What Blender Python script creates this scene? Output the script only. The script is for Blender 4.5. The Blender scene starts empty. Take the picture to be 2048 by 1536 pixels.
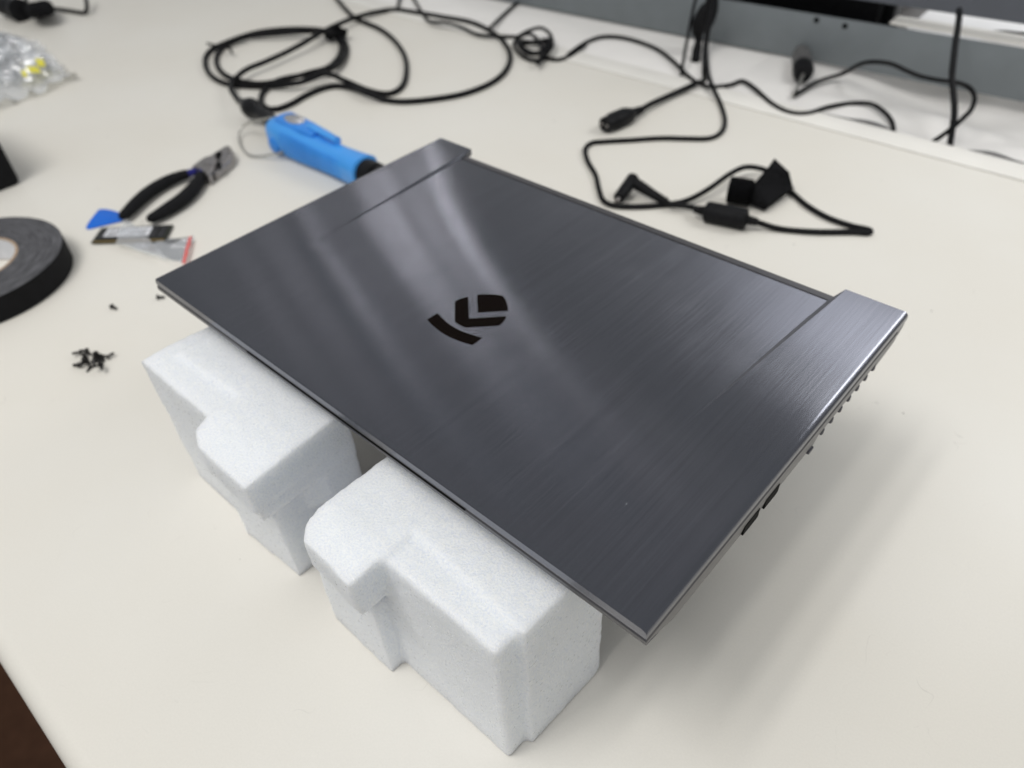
import bpy, bmesh, math, random
from mathutils import Vector, Matrix, noise
random.seed(7)
S = bpy.context.scene
COL = S.collection

# ------------------------------------------------------------------ camera, world, lights
H0 = 0.127                      # height of the closed lid above the table top
LEN = 1496.995                  # focal length in pixels of a 2048 px wide frame
RM = ((0.7415374309543884, 0.6691730949994696, -0.04826600690337269),
      (0.42853275146732944, -0.5277700047388385, -0.7333611000167697),
      (-0.5162188677425552, 0.5231311413276764, -0.6781238010568551))
CAM = Vector((0.4246515575, -0.1265634341, 0.2509905249 + H0))
camd = bpy.data.cameras.new('camera')
cam = bpy.data.objects.new('camera', camd)
COL.objects.link(cam)
r0, r1, r2 = (Vector(r) for r in RM)
m = Matrix((r0, -r1, -r2)).transposed().to_4x4()
m.translation = CAM
cam.matrix_world = m
camd.sensor_width = 36.0
camd.lens = LEN / 2048 * 36
camd.clip_start = 0.01
camd.clip_end = 60
camd.dof.use_dof = True
camd.dof.focus_distance = 0.315
camd.dof.aperture_fstop = 8.0
S.camera = cam

world = bpy.data.worlds.new('World')
S.world = world
world.use_nodes = True
wn = world.node_tree.nodes
wn['Background'].inputs[0].default_value = (0.94, 0.97, 1.0, 1)
wn['Background'].inputs[1].default_value = 0.315

def area(name, loc, size, sizey, power, col=(1, 1, 1), target=(0.18, 0.1, 0.1)):
    l = bpy.data.lights.new(name, 'AREA')
    l.shape = 'RECTANGLE'
    l.size = size
    l.size_y = sizey
    l.energy = power
    l.color = col
    o = bpy.data.objects.new(name, l)
    COL.objects.link(o)
    o.location = loc
    d = Vector(target) - Vector(loc)
    o.rotation_euler = d.to_track_quat('-Z', 'Y').to_euler()
    return o

ZC = 2.13
# overhead tubes, running front to back above the bench
for x, y, p in ((0.36, -0.95, 6.2), (-0.02, -0.90, 8.0), (-0.30, -0.80, 9.0)):
    o = area('ceiling_tube', (x, y, ZC), 0.15, 0.9, p, (1.0, 0.98, 0.95))
    o.rotation_euler = (0, 0, 0)
a_ = area('bounce_fill', (-0.2, -0.75, ZC + 0.05), 2.2, 1.8, 15, (1.0, 0.99, 0.97))  # added soft fill standing in for ceiling bounce, softens the shadows
a_.rotation_euler = (0, 0, 0)
# a receding row of fixtures to the left: these draw the streaks on the brushed lid
for ly, p, sz in ((0.589, 7.0, 0.07), (0.560, 4.2, 0.13), (0.530, 4.6, 0.08), (0.505, 5.6, 0.14), (0.458, 1.5, 0.20), (0.420, 2.2, 0.08), (0.366, 1.4, 0.16), (0.318, 0.8, 0.12), (0.270, 0.5, 0.2)):
    x = -2.55
    rr = math.hypot(x - 0.10, ZC - H0)
    y = 0.13 + ly * rr / math.sqrt(1 - ly * ly)
    area('ceiling_lamp', (x, y, ZC), sz, 0.09, p * 0.11, (1.0, 0.96, 0.98))
# added fill light behind the rail, brightens the white duct
a_ = area('duct_fill', (0.55, 1.05, 0.75), 0.6, 0.2, 4.0, (1, 1, 1), (0.36, 1.15, 0.0))
# bright fixture farther along the room, behind the bench
area('near_row_lamp', (-0.62, 1.60, ZC), 0.10, 0.16, 0.025, (1.0, 0.96, 0.90))
area('near_row_lamp', (-0.60, 1.80, ZC), 0.10, 0.16, 0.025, (1.0, 0.96, 0.90))
area('far_ceiling_lamp', (-0.15, 2.95, ZC), 1.0, 0.45, 2.6, (0.93, 0.94, 1.0))

S.view_settings.view_transform = 'Standard'
S.view_settings.look = 'None'
S.view_settings.exposure = 0.06
S.view_settings.gamma = 1.0
S.view_settings.use_curve_mapping = False

# ------------------------------------------------------------------ helpers
def srgb(r, g, b):
    def f(c):
        c /= 255
        return c / 12.92 if c <= 0.04045 else ((c + 0.055) / 1.055) ** 2.4
    return (f(r), f(g), f(b), 1)

def ray(u, v):
    return r0 * ((u - 1024) / LEN) + r1 * ((v - 768) / LEN) + r2

def tp(u, v, z=0.0):
    d = ray(u, v)
    k = (z - CAM.z) / d.z
    return CAM + d * k

def ty(u, v, y):
    d = ray(u, v)
    k = (y - CAM.y) / d.y
    return CAM + d * k

class NT:
    def __init__(self, name):
        self.m = bpy.data.materials.new(name)
        self.m.use_nodes = True
        self.t = self.m.node_tree
        self.b = self.t.nodes['Principled BSDF']
    def n(self, kind, **kw):
        x = self.t.nodes.new(kind)
        for k, v in kw.items():
            if k.startswith('_'):
                setattr(x, k[1:], v)
            else:
                x.inputs[int(k[1:]) if k[0] == 'i' and k[1:].isdigit() else k].default_value = v
        return x
    def l(self, a, b):
        self.t.links.new(a, b)
    def set(self, **kw):
        for k, v in kw.items():
            self.b.inputs[k.replace('_', ' ')].default_value = v
        return self

def coords(nt, scale=(1, 1, 1)):
    g = nt.n('ShaderNodeNewGeometry')
    mp = nt.n('ShaderNodeMapping')
    mp.inputs['Scale'].default_value = scale
    nt.l(g.outputs['Position'], mp.inputs['Vector'])
    return mp.outputs[0]

def simple(name, col, rough=0.5, metal=0.0, var=0.12, nscale=60, bump=0.1, bdist=0.0003, spec=0.5):
    nt = NT(name)
    v = coords(nt)
    nz = nt.n('ShaderNodeTexNoise')
    nz.inputs['Scale'].default_value = nscale
    nz.inputs['Detail'].default_value = 6
    nt.l(v, nz.inputs['Vector'])
    rp = nt.n('ShaderNodeValToRGB')
    a = tuple(c * (1 - var) for c in col[:3]) + (1,)
    b = tuple(min(1, c * (1 + var)) for c in col[:3]) + (1,)
    rp.color_ramp.elements[0].position = 0.3
    rp.color_ramp.elements[1].position = 0.7
    rp.color_ramp.elements[0].color = a
    rp.color_ramp.elements[1].color = b
    nt.l(nz.outputs['Fac'], rp.inputs[0])
    nt.l(rp.outputs[0], nt.b.inputs['Base Color'])
    nt.b.inputs['Roughness'].default_value = rough
    nt.b.inputs['Metallic'].default_value = metal
    nt.b.inputs['Specular IOR Level'].default_value = spec
    if bump:
        n2 = nt.n('ShaderNodeTexNoise')
        n2.inputs['Scale'].default_value = nscale * 18
        n2.inputs['Detail'].default_value = 3
        nt.l(v, n2.inputs['Vector'])
        bp = nt.n('ShaderNodeBump')
        bp.inputs['Strength'].default_value = bump
        bp.inputs['Distance'].default_value = bdist
        nt.l(n2.outputs['Fac'], bp.inputs['Height'])
        nt.l(bp.outputs[0], nt.b.inputs['Normal'])
    return nt.m

def lab(o, label=None, cat=None, group=None, kind=None):
    if label: o['label'] = label
    if cat: o['category'] = cat
    if group: o['group'] = group
    if kind: o['kind'] = kind
    return o

def empty(name, loc, rz=0.0):
    o = bpy.data.objects.new(name, None)
    o.empty_display_size = 0.02
    COL.objects.link(o)
    o.location = loc
    o.rotation_euler = (0, 0, rz)
    return o

def mesh(name, bm, mat, parent=None, smooth=None, world_space=True):
    """Link a bmesh as one object. world_space: vertex coordinates are world ones."""
    bmesh.ops.recalc_face_normals(bm, faces=bm.faces)
    if smooth is not None:
        for f in bm.faces:
            f.smooth = True
        for e in bm.edges:
            e.smooth = not (len(e.link_faces) == 2 and e.calc_face_angle(0) > math.radians(smooth))
    me = bpy.data.meshes.new(name)
    bm.to_mesh(me)
    bm.free()
    if mat: me.materials.append(mat)
    o = bpy.data.objects.new(name, me)
    COL.objects.link(o)
    if parent:
        o.parent = parent
        if world_space:
            root = Matrix.Translation(parent.location) @ parent.rotation_euler.to_matrix().to_4x4()
            if parent.parent:
                g = parent.parent
                root = (Matrix.Translation(g.location) @ g.rotation_euler.to_matrix().to_4x4()) @ root
            me.transform(root.inverted())
    return o

def origin_to(o, p):
    o.data.transform(Matrix.Translation(-Vector(p)))
    o.location = p
    return o

def box(bm, a, b, bev=0.0, seg=2):
    """axis-aligned box from corner a to corner b"""
    a, b = Vector(a), Vector(b)
    c = (a + b) / 2
    d = b - a
    r = bmesh.ops.create_cube(bm, size=1, matrix=Matrix.Translation(c) @ Matrix.Diagonal((abs(d.x), abs(d.y), abs(d.z), 1)))
    if bev:
        vs = set(r['verts'])
        es = [e for e in bm.edges if e.verts[0] in vs and e.verts[1] in vs]
        bmesh.ops.bevel(bm, geom=es, offset=bev, segments=seg, profile=0.5, affect='EDGES')

def prism(bm, pts, z0, z1, bev=0.0, seg=2):
    """outline pts (x,y) extruded from z0 to z1"""
    vs = [bm.verts.new((p[0], p[1], z0)) for p in pts]
    f = bm.faces.new(vs)
    r = bmesh.ops.extrude_face_region(bm, geom=[f])
    nv = [v for v in r['geom'] if isinstance(v, bmesh.types.BMVert)]
    for v in nv: v.co.z = z1
    if bev:
        s = set(nv)
        es = [e for e in bm.edges if e.verts[0] in s and e.verts[1] in s]
        bmesh.ops.bevel(bm, geom=es, offset=bev, segments=seg, profile=0.5, affect='EDGES')

def catmull(P, n=8):
    P = [Vector(p) for p in P]
    if len(P) < 3: return P
    Q = [P[0] * 2 - P[1]] + P + [P[-1] * 2 - P[-2]]
    out = []
    for i in range(1, len(Q) - 2):
        a, b, c, d = Q[i - 1:i + 3]
        for k in range(n):
            t = k / n
            out.append(0.5 * ((2 * b) + (c - a) * t + (2 * a - 5 * b + 4 * c - d) * t * t + (3 * b - a - 3 * c + d) * t ** 3))
    out.append(P[-1])
    return out

def tube(bm, path, rad, seg=10, flat=1.0):
    """sweep a circle along path; rad a number or one per point; flat squashes it vertically"""
    n = len(path)
    R = rad if isinstance(rad, (list, tuple)) else [rad] * n
    rings = []
    up = Vector((0, 0, 1))
    nrm = None
    for i in range(n):
        t = (path[min(i + 1, n - 1)] - path[max(i - 1, 0)])
        t = t.normalized() if t.length > 1e-9 else Vector((1, 0, 0))
        if nrm is None:
            nrm = t.cross(up)
            if nrm.length < 1e-3: nrm = t.cross(Vector((1, 0, 0)))
            nrm.normalize()
        else:
            nrm = (nrm - t * nrm.dot(t))
            nrm.normalize()
        bn = t.cross(nrm)
        ring = []
        for k in range(seg):
            a = 2 * math.pi * k / seg
            ring.append(bm.verts.new(path[i] + nrm * (R[i] * math.cos(a)) + bn * (R[i] * flat * math.sin(a))))
        rings.append(ring)
    for i in range(n - 1):
        for k in range(seg):
            bm.faces.new((rings[i][k], rings[i][(k + 1) % seg], rings[i + 1][(k + 1) % seg], rings[i + 1][k]))
    bm.faces.new(rings[0][::-1])
    bm.faces.new(rings[-1])

def ctube(pts, r, n=8):
    """pixels-on-the-table cable path -> smooth world path; third value lifts the cable"""
    W = []
    for p in pts:
        h = r + (p[2] if len(p) > 2 else 0.0)
        W.append(tp(p[0], p[1], h))
    return catmull(W, n)

def lathe(bm, prof, mat, seg=24):
    """profile (t, r) along local x, placed by matrix mat"""
    rings = []
    for t, r in prof:
        rings.append([bm.verts.new(mat @ Vector((t, r * math.cos(2 * math.pi * k / seg), r * math.sin(2 * math.pi * k / seg)))) for k in range(seg)])
    for i in range(len(rings) - 1):
        for k in range(seg):
            bm.faces.new((rings[i][k], rings[i][(k + 1) % seg], rings[i + 1][(k + 1) % seg], rings[i + 1][k]))
    bm.faces.new(rings[0][::-1]); bm.faces.new(rings[-1])

def frame(a, b):
    """matrix with x axis from a to b, origin a, z as upright as possible"""
    x = (b - a).normalized()
    y = Vector((0, 0, 1)).cross(x)
    if y.length < 1e-4: y = Vector((0, 1, 0))
    y.normalize()
    z = x.cross(y)
    m = Matrix((x, y, z)).transposed().to_4x4()
    m.translation = a
    return m

# ------------------------------------------------------------------ materials
def table_mat():
    nt = NT('cream_laminate')
    v = coords(nt)
    big = nt.n('ShaderNodeTexNoise'); big.inputs['Scale'].default_value = 5; big.inputs['Detail'].default_value = 4
    nt.l(v, big.inputs['Vector'])
    rp = nt.n('ShaderNodeValToRGB')
    rp.color_ramp.elements[0].position = 0.3; rp.color_ramp.elements[1].position = 0.7
    rp.color_ramp.elements[0].color = (0.765, 0.733, 0.661, 1)
    rp.color_ramp.elements[1].color = (0.795, 0.772, 0.712, 1)
    nt.l(big.outputs['Fac'], rp.inputs[0])
    fine = nt.n('ShaderNodeTexNoise'); fine.inputs['Scale'].default_value = 900; fine.inputs['Detail'].default_value = 4
    nt.l(v, fine.inputs['Vector'])
    fr = nt.n('ShaderNodeMapRange'); fr.inputs['From Min'].default_value = 0.3; fr.inputs['From Max'].default_value = 0.7
    fr.inputs['To Min'].default_value = 0.965; fr.inputs['To Max'].default_value = 1.0
    nt.l(fine.outputs['Fac'], fr.inputs[0])
    # specks of dirt
    vor = nt.n('ShaderNodeTexVoronoi'); vor.inputs['Scale'].default_value = 38
    nt.l(v, vor.inputs['Vector'])
    sc = nt.n('ShaderNodeSeparateColor'); nt.l(vor.outputs['Color'], sc.inputs[0])
    rad = nt.n('ShaderNodeMath', _operation='MULTIPLY'); nt.l(sc.outputs[0], rad.inputs[0]); rad.inputs[1].default_value = 0.036
    lt = nt.n('ShaderNodeMath', _operation='LESS_THAN'); nt.l(vor.outputs['Distance'], lt.inputs[0]); nt.l(rad.outputs[0], lt.inputs[1])
    keep = nt.n('ShaderNodeMath', _operation='GREATER_THAN'); nt.l(sc.outputs[1], keep.inputs[0]); keep.inputs[1].default_value = 0.45
    sp = nt.n('ShaderNodeMath', _operation='MULTIPLY'); nt.l(lt.outputs[0], sp.inputs[0]); nt.l(keep.outputs[0], sp.inputs[1])
    # faint scuffs: thin ridges of a warped noise, only in scattered patches
    sn = nt.n('ShaderNodeTexNoise'); sn.inputs['Scale'].default_value = 45; sn.inputs['Detail'].default_value = 1; sn.inputs['Distortion'].default_value = 0.6
    nt.l(v, sn.inputs['Vector'])
    s1 = nt.n('ShaderNodeMath', _operation='SUBTRACT'); nt.l(sn.outputs['Fac'], s1.inputs[0]); s1.inputs[1].default_value = 0.5
    s2 = nt.n('ShaderNodeMath', _operation='ABSOLUTE'); nt.l(s1.outputs[0], s2.inputs[0])
    s3 = nt.n('ShaderNodeMapRange'); s3.inputs['From Min'].default_value = 0.0; s3.inputs['From Max'].default_value = 0.006
    s3.inputs['To Min'].default_value = 1; s3.inputs['To Max'].default_value = 0; nt.l(s2.outputs[0], s3.inputs[0])
    pn = nt.n('ShaderNodeTexNoise'); pn.inputs['Scale'].default_value = 34; pn.inputs['Detail'].default_value = 3
    nt.l(v, pn.inputs['Vector'])
    pm = nt.n('ShaderNodeMapRange'); pm.inputs['From Min'].default_value = 0.61; pm.inputs['From Max'].default_value = 0.70
    nt.l(pn.outputs['Fac'], pm.inputs[0])
    s4 = nt.n('ShaderNodeMath', _operation='MULTIPLY'); nt.l(s3.outputs[0], s4.inputs[0]); nt.l(pm.outputs[0], s4.inputs[1])
    s5 = nt.n('ShaderNodeMath', _operation='MULTIPLY'); nt.l(s4.outputs[0], s5.inputs[0]); s5.inputs[1].default_value = 0.22
    sp2 = nt.n('ShaderNodeMath', _operation='MULTIPLY'); nt.l(sp.outputs[0], sp2.inputs[0]); sp2.inputs[1].default_value = 0.75
    dirt = nt.n('ShaderNodeMath', _operation='MAXIMUM'); nt.l(sp2.outputs[0], dirt.inputs[0]); nt.l(s5.outputs[0], dirt.inputs[1])
    mul = nt.n('ShaderNodeMix', _data_type='RGBA', _blend_type='MULTIPLY'); mul.inputs[0].default_value = 1
    nt.l(rp.outputs[0], mul.inputs[6])
    cc = nt.n('ShaderNodeCombineColor')
    for i in range(3): nt.l(fr.outputs[0], cc.inputs[i])
    nt.l(cc.outputs[0], mul.inputs[7])
    mx = nt.n('ShaderNodeMix', _data_type='RGBA')
    nt.l(dirt.outputs[0], mx.inputs[0]); nt.l(mul.outputs[2], mx.inputs[6]); mx.inputs[7].default_value = (0.16, 0.14, 0.12, 1)
    nt.l(mx.outputs[2], nt.b.inputs['Base Color'])
    nt.b.inputs['Roughness'].default_value = 0.42
    nt.b.inputs['Specular IOR Level'].default_value = 0.35
    bp = nt.n('ShaderNodeBump'); bp.inputs['Strength'].default_value = 0.12; bp.inputs['Distance'].default_value = 0.0004
    b2 = nt.n('ShaderNodeTexNoise'); b2.inputs['Scale'].default_value = 420; b2.inputs['Detail'].default_value = 3; nt.l(v, b2.inputs['Vector'])
    nt.l(b2.outputs['Fac'], bp.inputs['Height']); nt.l(bp.outputs[0], nt.b.inputs['Normal'])
    return nt.m

def brushed(name, base, rough=0.20, aniso=1.0, along='y'):
    """brushed metal; scratches run along y, the highlight spreads across them"""
    nt = NT(name)
    sc = (3200, 26, 3200) if along == 'y' else (26, 3200, 3200)
    v = coords(nt, sc)
    a = nt.n('ShaderNodeTexNoise'); a.inputs['Scale'].default_value = 1; a.inputs['Detail'].default_value = 3
    nt.l(v, a.inputs['Vector'])
    sc2 = (700, 7, 700) if along == 'y' else (7, 700, 700)
    v2 = coords(nt, sc2)
    b = nt.n('ShaderNodeTexNoise'); b.inputs['Scale'].default_value = 1; b.inputs['Detail'].default_value = 4
    nt.l(v2, b.inputs['Vector'])
    mixn = nt.n('ShaderNodeMath', _operation='ADD'); nt.l(a.outputs['Fac'], mixn.inputs[0]); nt.l(b.outputs['Fac'], mixn.inputs[1])
    mr = nt.n('ShaderNodeMapRange'); mr.inputs['From Min'].default_value = 0.65; mr.inputs['From Max'].default_value = 1.35
    mr.inputs['To Min'].default_value = 0.89; mr.inputs['To Max'].default_value = 1.11
    nt.l(mixn.outputs[0], mr.inputs[0])
    mul = nt.n('ShaderNodeVectorMath', _operation='SCALE'); mul.inputs[0].default_value = base
    nt.l(mr.outputs[0], mul.inputs['Scale'])
    dv = coords(nt)
    vd = nt.n('ShaderNodeTexVoronoi'); vd.inputs['Scale'].default_value = 62; nt.l(dv, vd.inputs['Vector'])
    sd_ = nt.n('ShaderNodeSeparateColor'); nt.l(vd.outputs['Color'], sd_.inputs[0])
    rd = nt.n('ShaderNodeMath', _operation='MULTIPLY'); nt.l(sd_.outputs[0], rd.inputs[0]); rd.inputs[1].default_value = 0.017
    ld = nt.n('ShaderNodeMath', _operation='LESS_THAN'); nt.l(vd.outputs['Distance'], ld.inputs[0]); nt.l(rd.outputs[0], ld.inputs[1])
    kd = nt.n('ShaderNodeMath', _operation='GREATER_THAN'); nt.l(sd_.outputs[1], kd.inputs[0]); kd.inputs[1].default_value = 0.6
    md_ = nt.n('ShaderNodeMath', _operation='MULTIPLY'); nt.l(ld.outputs[0], md_.inputs[0]); nt.l(kd.outputs[0], md_.inputs[1])
    dm = nt.n('ShaderNodeMix', _data_type='RGBA'); nt.l(md_.outputs[0], dm.inputs[0]); nt.l(mul.outputs[0], dm.inputs[6]); dm.inputs[7].default_value = (0.62, 0.62, 0.62, 1)
    nt.l(dm.outputs[2], nt.b.inputs['Base Color'])
    inv = nt.n('ShaderNodeMath', _operation='SUBTRACT'); inv.inputs[0].default_value = 1.0; nt.l(md_.outputs[0], inv.inputs[1])
    nt.l(inv.outputs[0], nt.b.inputs['Metallic'])
    # faint handling smudges change the gloss a little
    sm_ = nt.n('ShaderNodeTexNoise'); sm_.inputs['Scale'].default_value = 24; sm_.inputs['Detail'].default_value = 5; nt.l(dv, sm_.inputs['Vector'])
    sr_ = nt.n('ShaderNodeMapRange'); sr_.inputs['From Min'].default_value = 0.5; sr_.inputs['From Max'].default_value = 0.72
    sr_.inputs['To Min'].default_value = 1.0; sr_.inputs['To Max'].default_value = 1.12; nt.l(sm_.outputs['Fac'], sr_.inputs[0])
    r = nt.n('ShaderNodeMapRange'); r.inputs['From Min'].default_value = 0.65; r.inputs['From Max'].default_value = 1.35
    r.inputs['To Min'].default_value = rough * 0.93; r.inputs['To Max'].default_value = rough * 1.07
    nt.l(mixn.outputs[0], r.inputs[0])
    rm_ = nt.n('ShaderNodeMath', _operation='MULTIPLY'); nt.l(r.outputs[0], rm_.inputs[0]); nt.l(sr_.outputs[0], rm_.inputs[1])
    nt.l(rm_.outputs[0], nt.b.inputs['Roughness'])
    nt.b.inputs['Anisotropic'].default_value = aniso
    t = nt.n('ShaderNodeCombineXYZ')
    t.inputs[0].default_value = 1.0 if along == 'y' else 0.0
    t.inputs[1].default_value = 0.0 if along == 'y' else 1.0
    nt.l(t.outputs[0], nt.b.inputs['Tangent'])
    bp = nt.n('ShaderNodeBump'); bp.inputs['Strength'].default_value = 0.07; bp.inputs['Distance'].default_value = 0.00003
    nt.l(mixn.outputs[0], bp.inputs['Height'])
    nt.l(bp.outputs[0], nt.b.inputs['Normal'])
    return nt.m

def foam_mat():
    nt = NT('white_foam')
    v = coords(nt)
    vor = nt.n('ShaderNodeTexVoronoi'); vor.inputs['Scale'].default_value = 900
    nt.l(v, vor.inputs['Vector'])
    vo2 = nt.n('ShaderNodeTexNoise'); vo2.inputs['Scale'].default_value = 1000; vo2.inputs['Detail'].default_value = 2
    nt.l(v, vo2.inputs['Vector'])
    rp = nt.n('ShaderNodeValToRGB')
    rp.color_ramp.elements[0].position = 0.25; rp.color_ramp.elements[1].position = 0.75
    rp.color_ramp.elements[0].color = (0.78, 0.82, 0.92, 1)
    rp.color_ramp.elements[1].color = (0.95, 0.97, 1.0, 1)
    nt.l(vo2.outputs['Fac'], rp.inputs[0])
    nt.l(rp.outputs[0], nt.b.inputs['Base Color'])
    # sparkle: some cells are glossy film facets
    sc = nt.n('ShaderNodeSeparateColor'); nt.l(vor.outputs['Color'], sc.inputs[0])
    rr = nt.n('ShaderNodeMapRange'); rr.inputs['From Min'].default_value = 0.92; rr.inputs['From Max'].default_value = 1.0
    rr.inputs['To Min'].default_value = 0.5; rr.inputs['To Max'].default_value = 0.08
    nt.l(sc.outputs[0], rr.inputs[0]); nt.l(rr.outputs[0], nt.b.inputs['Roughness'])
    add = nt.n('ShaderNodeMath', _operation='MULTIPLY'); nt.l(vo2.outputs['Fac'], add.inputs[0]); add.inputs[1].default_value = 1.6
    bp = nt.n('ShaderNodeBump'); bp.inputs['Strength'].default_value = 0.9; bp.inputs['Distance'].default_value = 0.0004
    nt.l(add.outputs[0], bp.inputs['Height'])
    nt.l(bp.outputs[0], nt.b.inputs['Normal'])
    nt.b.inputs['Specular IOR Level'].default_value = 0.4
    nt.b.inputs['Subsurface Weight'].default_value = 0.8
    nt.b.inputs['Subsurface Radius'].default_value = (1.0, 1.0, 0.95)
    nt.b.inputs['Subsurface Scale'].default_value = 0.012
    return nt.m

def film(name, tint=(0.93, 0.95, 0.97), clear=0.90, rough=0.22, milk=0.25):
    """thin clear plastic film"""
    nt = NT(name)
    nt.t.nodes.remove(nt.b)
    out = nt.t.nodes['Material Output']
    tr = nt.n('ShaderNodeBsdfTransparent'); tr.inputs[0].default_value = (*tint, 1)
    gl = nt.n('ShaderNodeBsdfGlossy'); gl.inputs['Roughness'].default_value = rough; gl.inputs['Color'].default_value = (1, 1, 1, 1)
    df = nt.n('ShaderNodeBsdfDiffuse'); df.inputs[0].default_value = (0.9, 0.91, 0.93, 1)
    v = coords(nt)
    nz = nt.n('ShaderNodeTexNoise'); nz.inputs['Scale'].default_value = 90; nz.inputs['Detail'].default_value = 5; nt.l(v, nz.inputs['Vector'])
    bp = nt.n('ShaderNodeBump'); bp.inputs['Strength'].default_value = 0.35; bp.inputs['Distance'].default_value = 0.001
    nt.l(nz.outputs['Fac'], bp.inputs['Height'])
    nt.l(bp.outputs[0], gl.inputs['Normal'])
    m1 = nt.n('ShaderNodeMixShader'); m1.inputs[0].default_value = milk
    nt.l(tr.outputs[0], m1.inputs[1]); nt.l(df.outputs[0], m1.inputs[2])
    fr = nt.n('ShaderNodeFresnel'); fr.inputs[0].default_value = 1.35
    mm = nt.n('ShaderNodeMath', _operation='MAXIMUM'); mm.inputs[1].default_value = 1 - clear
    nt.l(fr.outputs[0], mm.inputs[0])
    m2 = nt.n('ShaderNodeMixShader'); nt.l(mm.outputs[0], m2.inputs[0])
    nt.l(m1.outputs[0], m2.inputs[1]); nt.l(gl.outputs[0], m2.inputs[2])
    nt.l(m2.outputs[0], out.inputs[0])
    return nt.m

M_TABLE = table_mat()
M_LID = brushed('gunmetal_brushed_lid', (0.182, 0.187, 0.212))
M_BASE = simple('grey_metal_chassis', (0.135, 0.133, 0.14, 1), 0.36, 0.85, 0.05, 300, 0.05, 0.00005)
M_HINGE = simple('dark_grey_hinge', (0.10, 0.10, 0.115, 1), 0.38, 0.6, 0.05, 300, 0.05, 0.00005)
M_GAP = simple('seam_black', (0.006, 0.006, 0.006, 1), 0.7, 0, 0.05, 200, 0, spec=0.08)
M_LOGO = simple('emblem_black', (0.004, 0.0025, 0.0018, 1), 0.7, 0, 0.05, 300, 0.0, spec=0.04)
M_FOAM = foam_mat()
M_CABLE = simple('cable_rubber', (0.009, 0.009, 0.010, 1), 0.42, 0, 0.2, 200, 0.15, 0.0002, spec=0.10)
M_CABLE2 = simple('cable_rubber_matte', (0.011, 0.011, 0.012, 1), 0.55, 0, 0.2, 200, 0.15, 0.0002, spec=0.10)
M_VELCRO = simple('black_velcro', (0.008, 0.008, 0.009, 1), 0.95, 0, 0.4, 300, 0.6, 0.001, spec=0.15)
M_BLACK = simple('black_plastic', (0.012, 0.012, 0.013, 1), 0.35, 0, 0.2, 120, 0.1, spec=0.10)
M_MATTE = simple('matte_black', (0.007, 0.007, 0.008, 1), 0.8, 0, 0.2, 120, 0.1, spec=0.2)
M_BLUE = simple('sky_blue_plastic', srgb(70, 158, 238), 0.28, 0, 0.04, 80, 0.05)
M_BLUE2 = simple('blue_plastic_deep', srgb(50, 138, 228), 0.35, 0, 0.04, 80, 0.05)  # slightly deeper blue for the top panel and button
M_PICK = simple('pick_blue', srgb(0, 105, 215), 0.4, 0, 0.03, 80, 0.05)
M_DARKBLUE = simple('dark_blue_dip', srgb(8, 10, 110), 0.45, 0, 0.1, 80, 0.05)
M_STEEL = simple('worn_steel', (0.36, 0.34, 0.33, 1), 0.38, 0.9, 0.25, 160, 0.2, 0.0002)
M_WIRE = simple('bright_wire', (0.55, 0.54, 0.50, 1), 0.3, 0.9, 0.05, 160, 0)
M_SILVER = simple('silver_label', (0.72, 0.72, 0.73, 1), 0.16, 0.9, 0.08, 300, 0.15, 0.0003)
M_BEAM = simple('grey_painted_steel', srgb(118, 124, 127), 0.5, 0, 0.06, 30, 0.08, 0.0003)
M_BEAM2 = simple('dark_slate_steel', srgb(92, 96, 104), 0.5, 0, 0.05, 30, 0.08, 0.0003)
M_WALL = simple('white_wall', (0.80, 0.80, 0.80, 1), 0.6, 0, 0.03, 20, 0.1)
M_SHEET = simple('white_sheet', (0.825, 0.805, 0.775, 1), 0.45, 0, 0.03, 20, 0.1)
M_RIM = simple('pale_edge_trim', (0.79, 0.77, 0.72, 1), 0.6, 0, 0.03, 20, 0.05)
M_FLOOR = simple('brown_carpet', srgb(72, 50, 38), 0.95, 0, 0.15, 40, 0.4, 0.004, spec=0.1)
M_TAN = simple('cardboard', srgb(170, 148, 126), 0.8, 0, 0.08, 200, 0.2)
M_PAPER = simple('white_paper', (0.72, 0.73, 0.76, 1), 0.6, 0, 0.04, 120, 0.05)
M_INK = simple('dark_ink', (0.03, 0.03, 0.035, 1), 0.6, 0, 0.1, 100, 0)
M_INKR = simple('red_ink', srgb(190, 50, 60), 0.6, 0, 0.1, 100, 0)
M_INKB = simple('blue_ink', srgb(60, 70, 180), 0.6, 0, 0.1, 100, 0)
M_PCB = simple('dark_green_board', (0.018, 0.02, 0.012, 1), 0.45, 0, 0.2, 200, 0.1)
M_GOLD = simple('gold_contacts', (0.35, 0.24, 0.08, 1), 0.35, 0.8, 0.1, 200, 0)
M_CHIP = simple('memory_chip', (0.02, 0.02, 0.022, 1), 0.4, 0, 0.1, 200, 0.05)
M_REDP = simple('pink_red_zip', srgb(225, 105, 100), 0.45, 0, 0.05, 100, 0)
M_YEL = simple('yellow_label', srgb(235, 225, 60), 0.4, 0, 0.05, 100, 0)
M_FILM = film('clear_bag_film', milk=0.38, rough=0.15)
M_FILM2 = film('clear_zip_film', clear=0.96, milk=0.10)
M_FILM3 = film('milky_flap', clear=0.93, milk=0.30)

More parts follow.
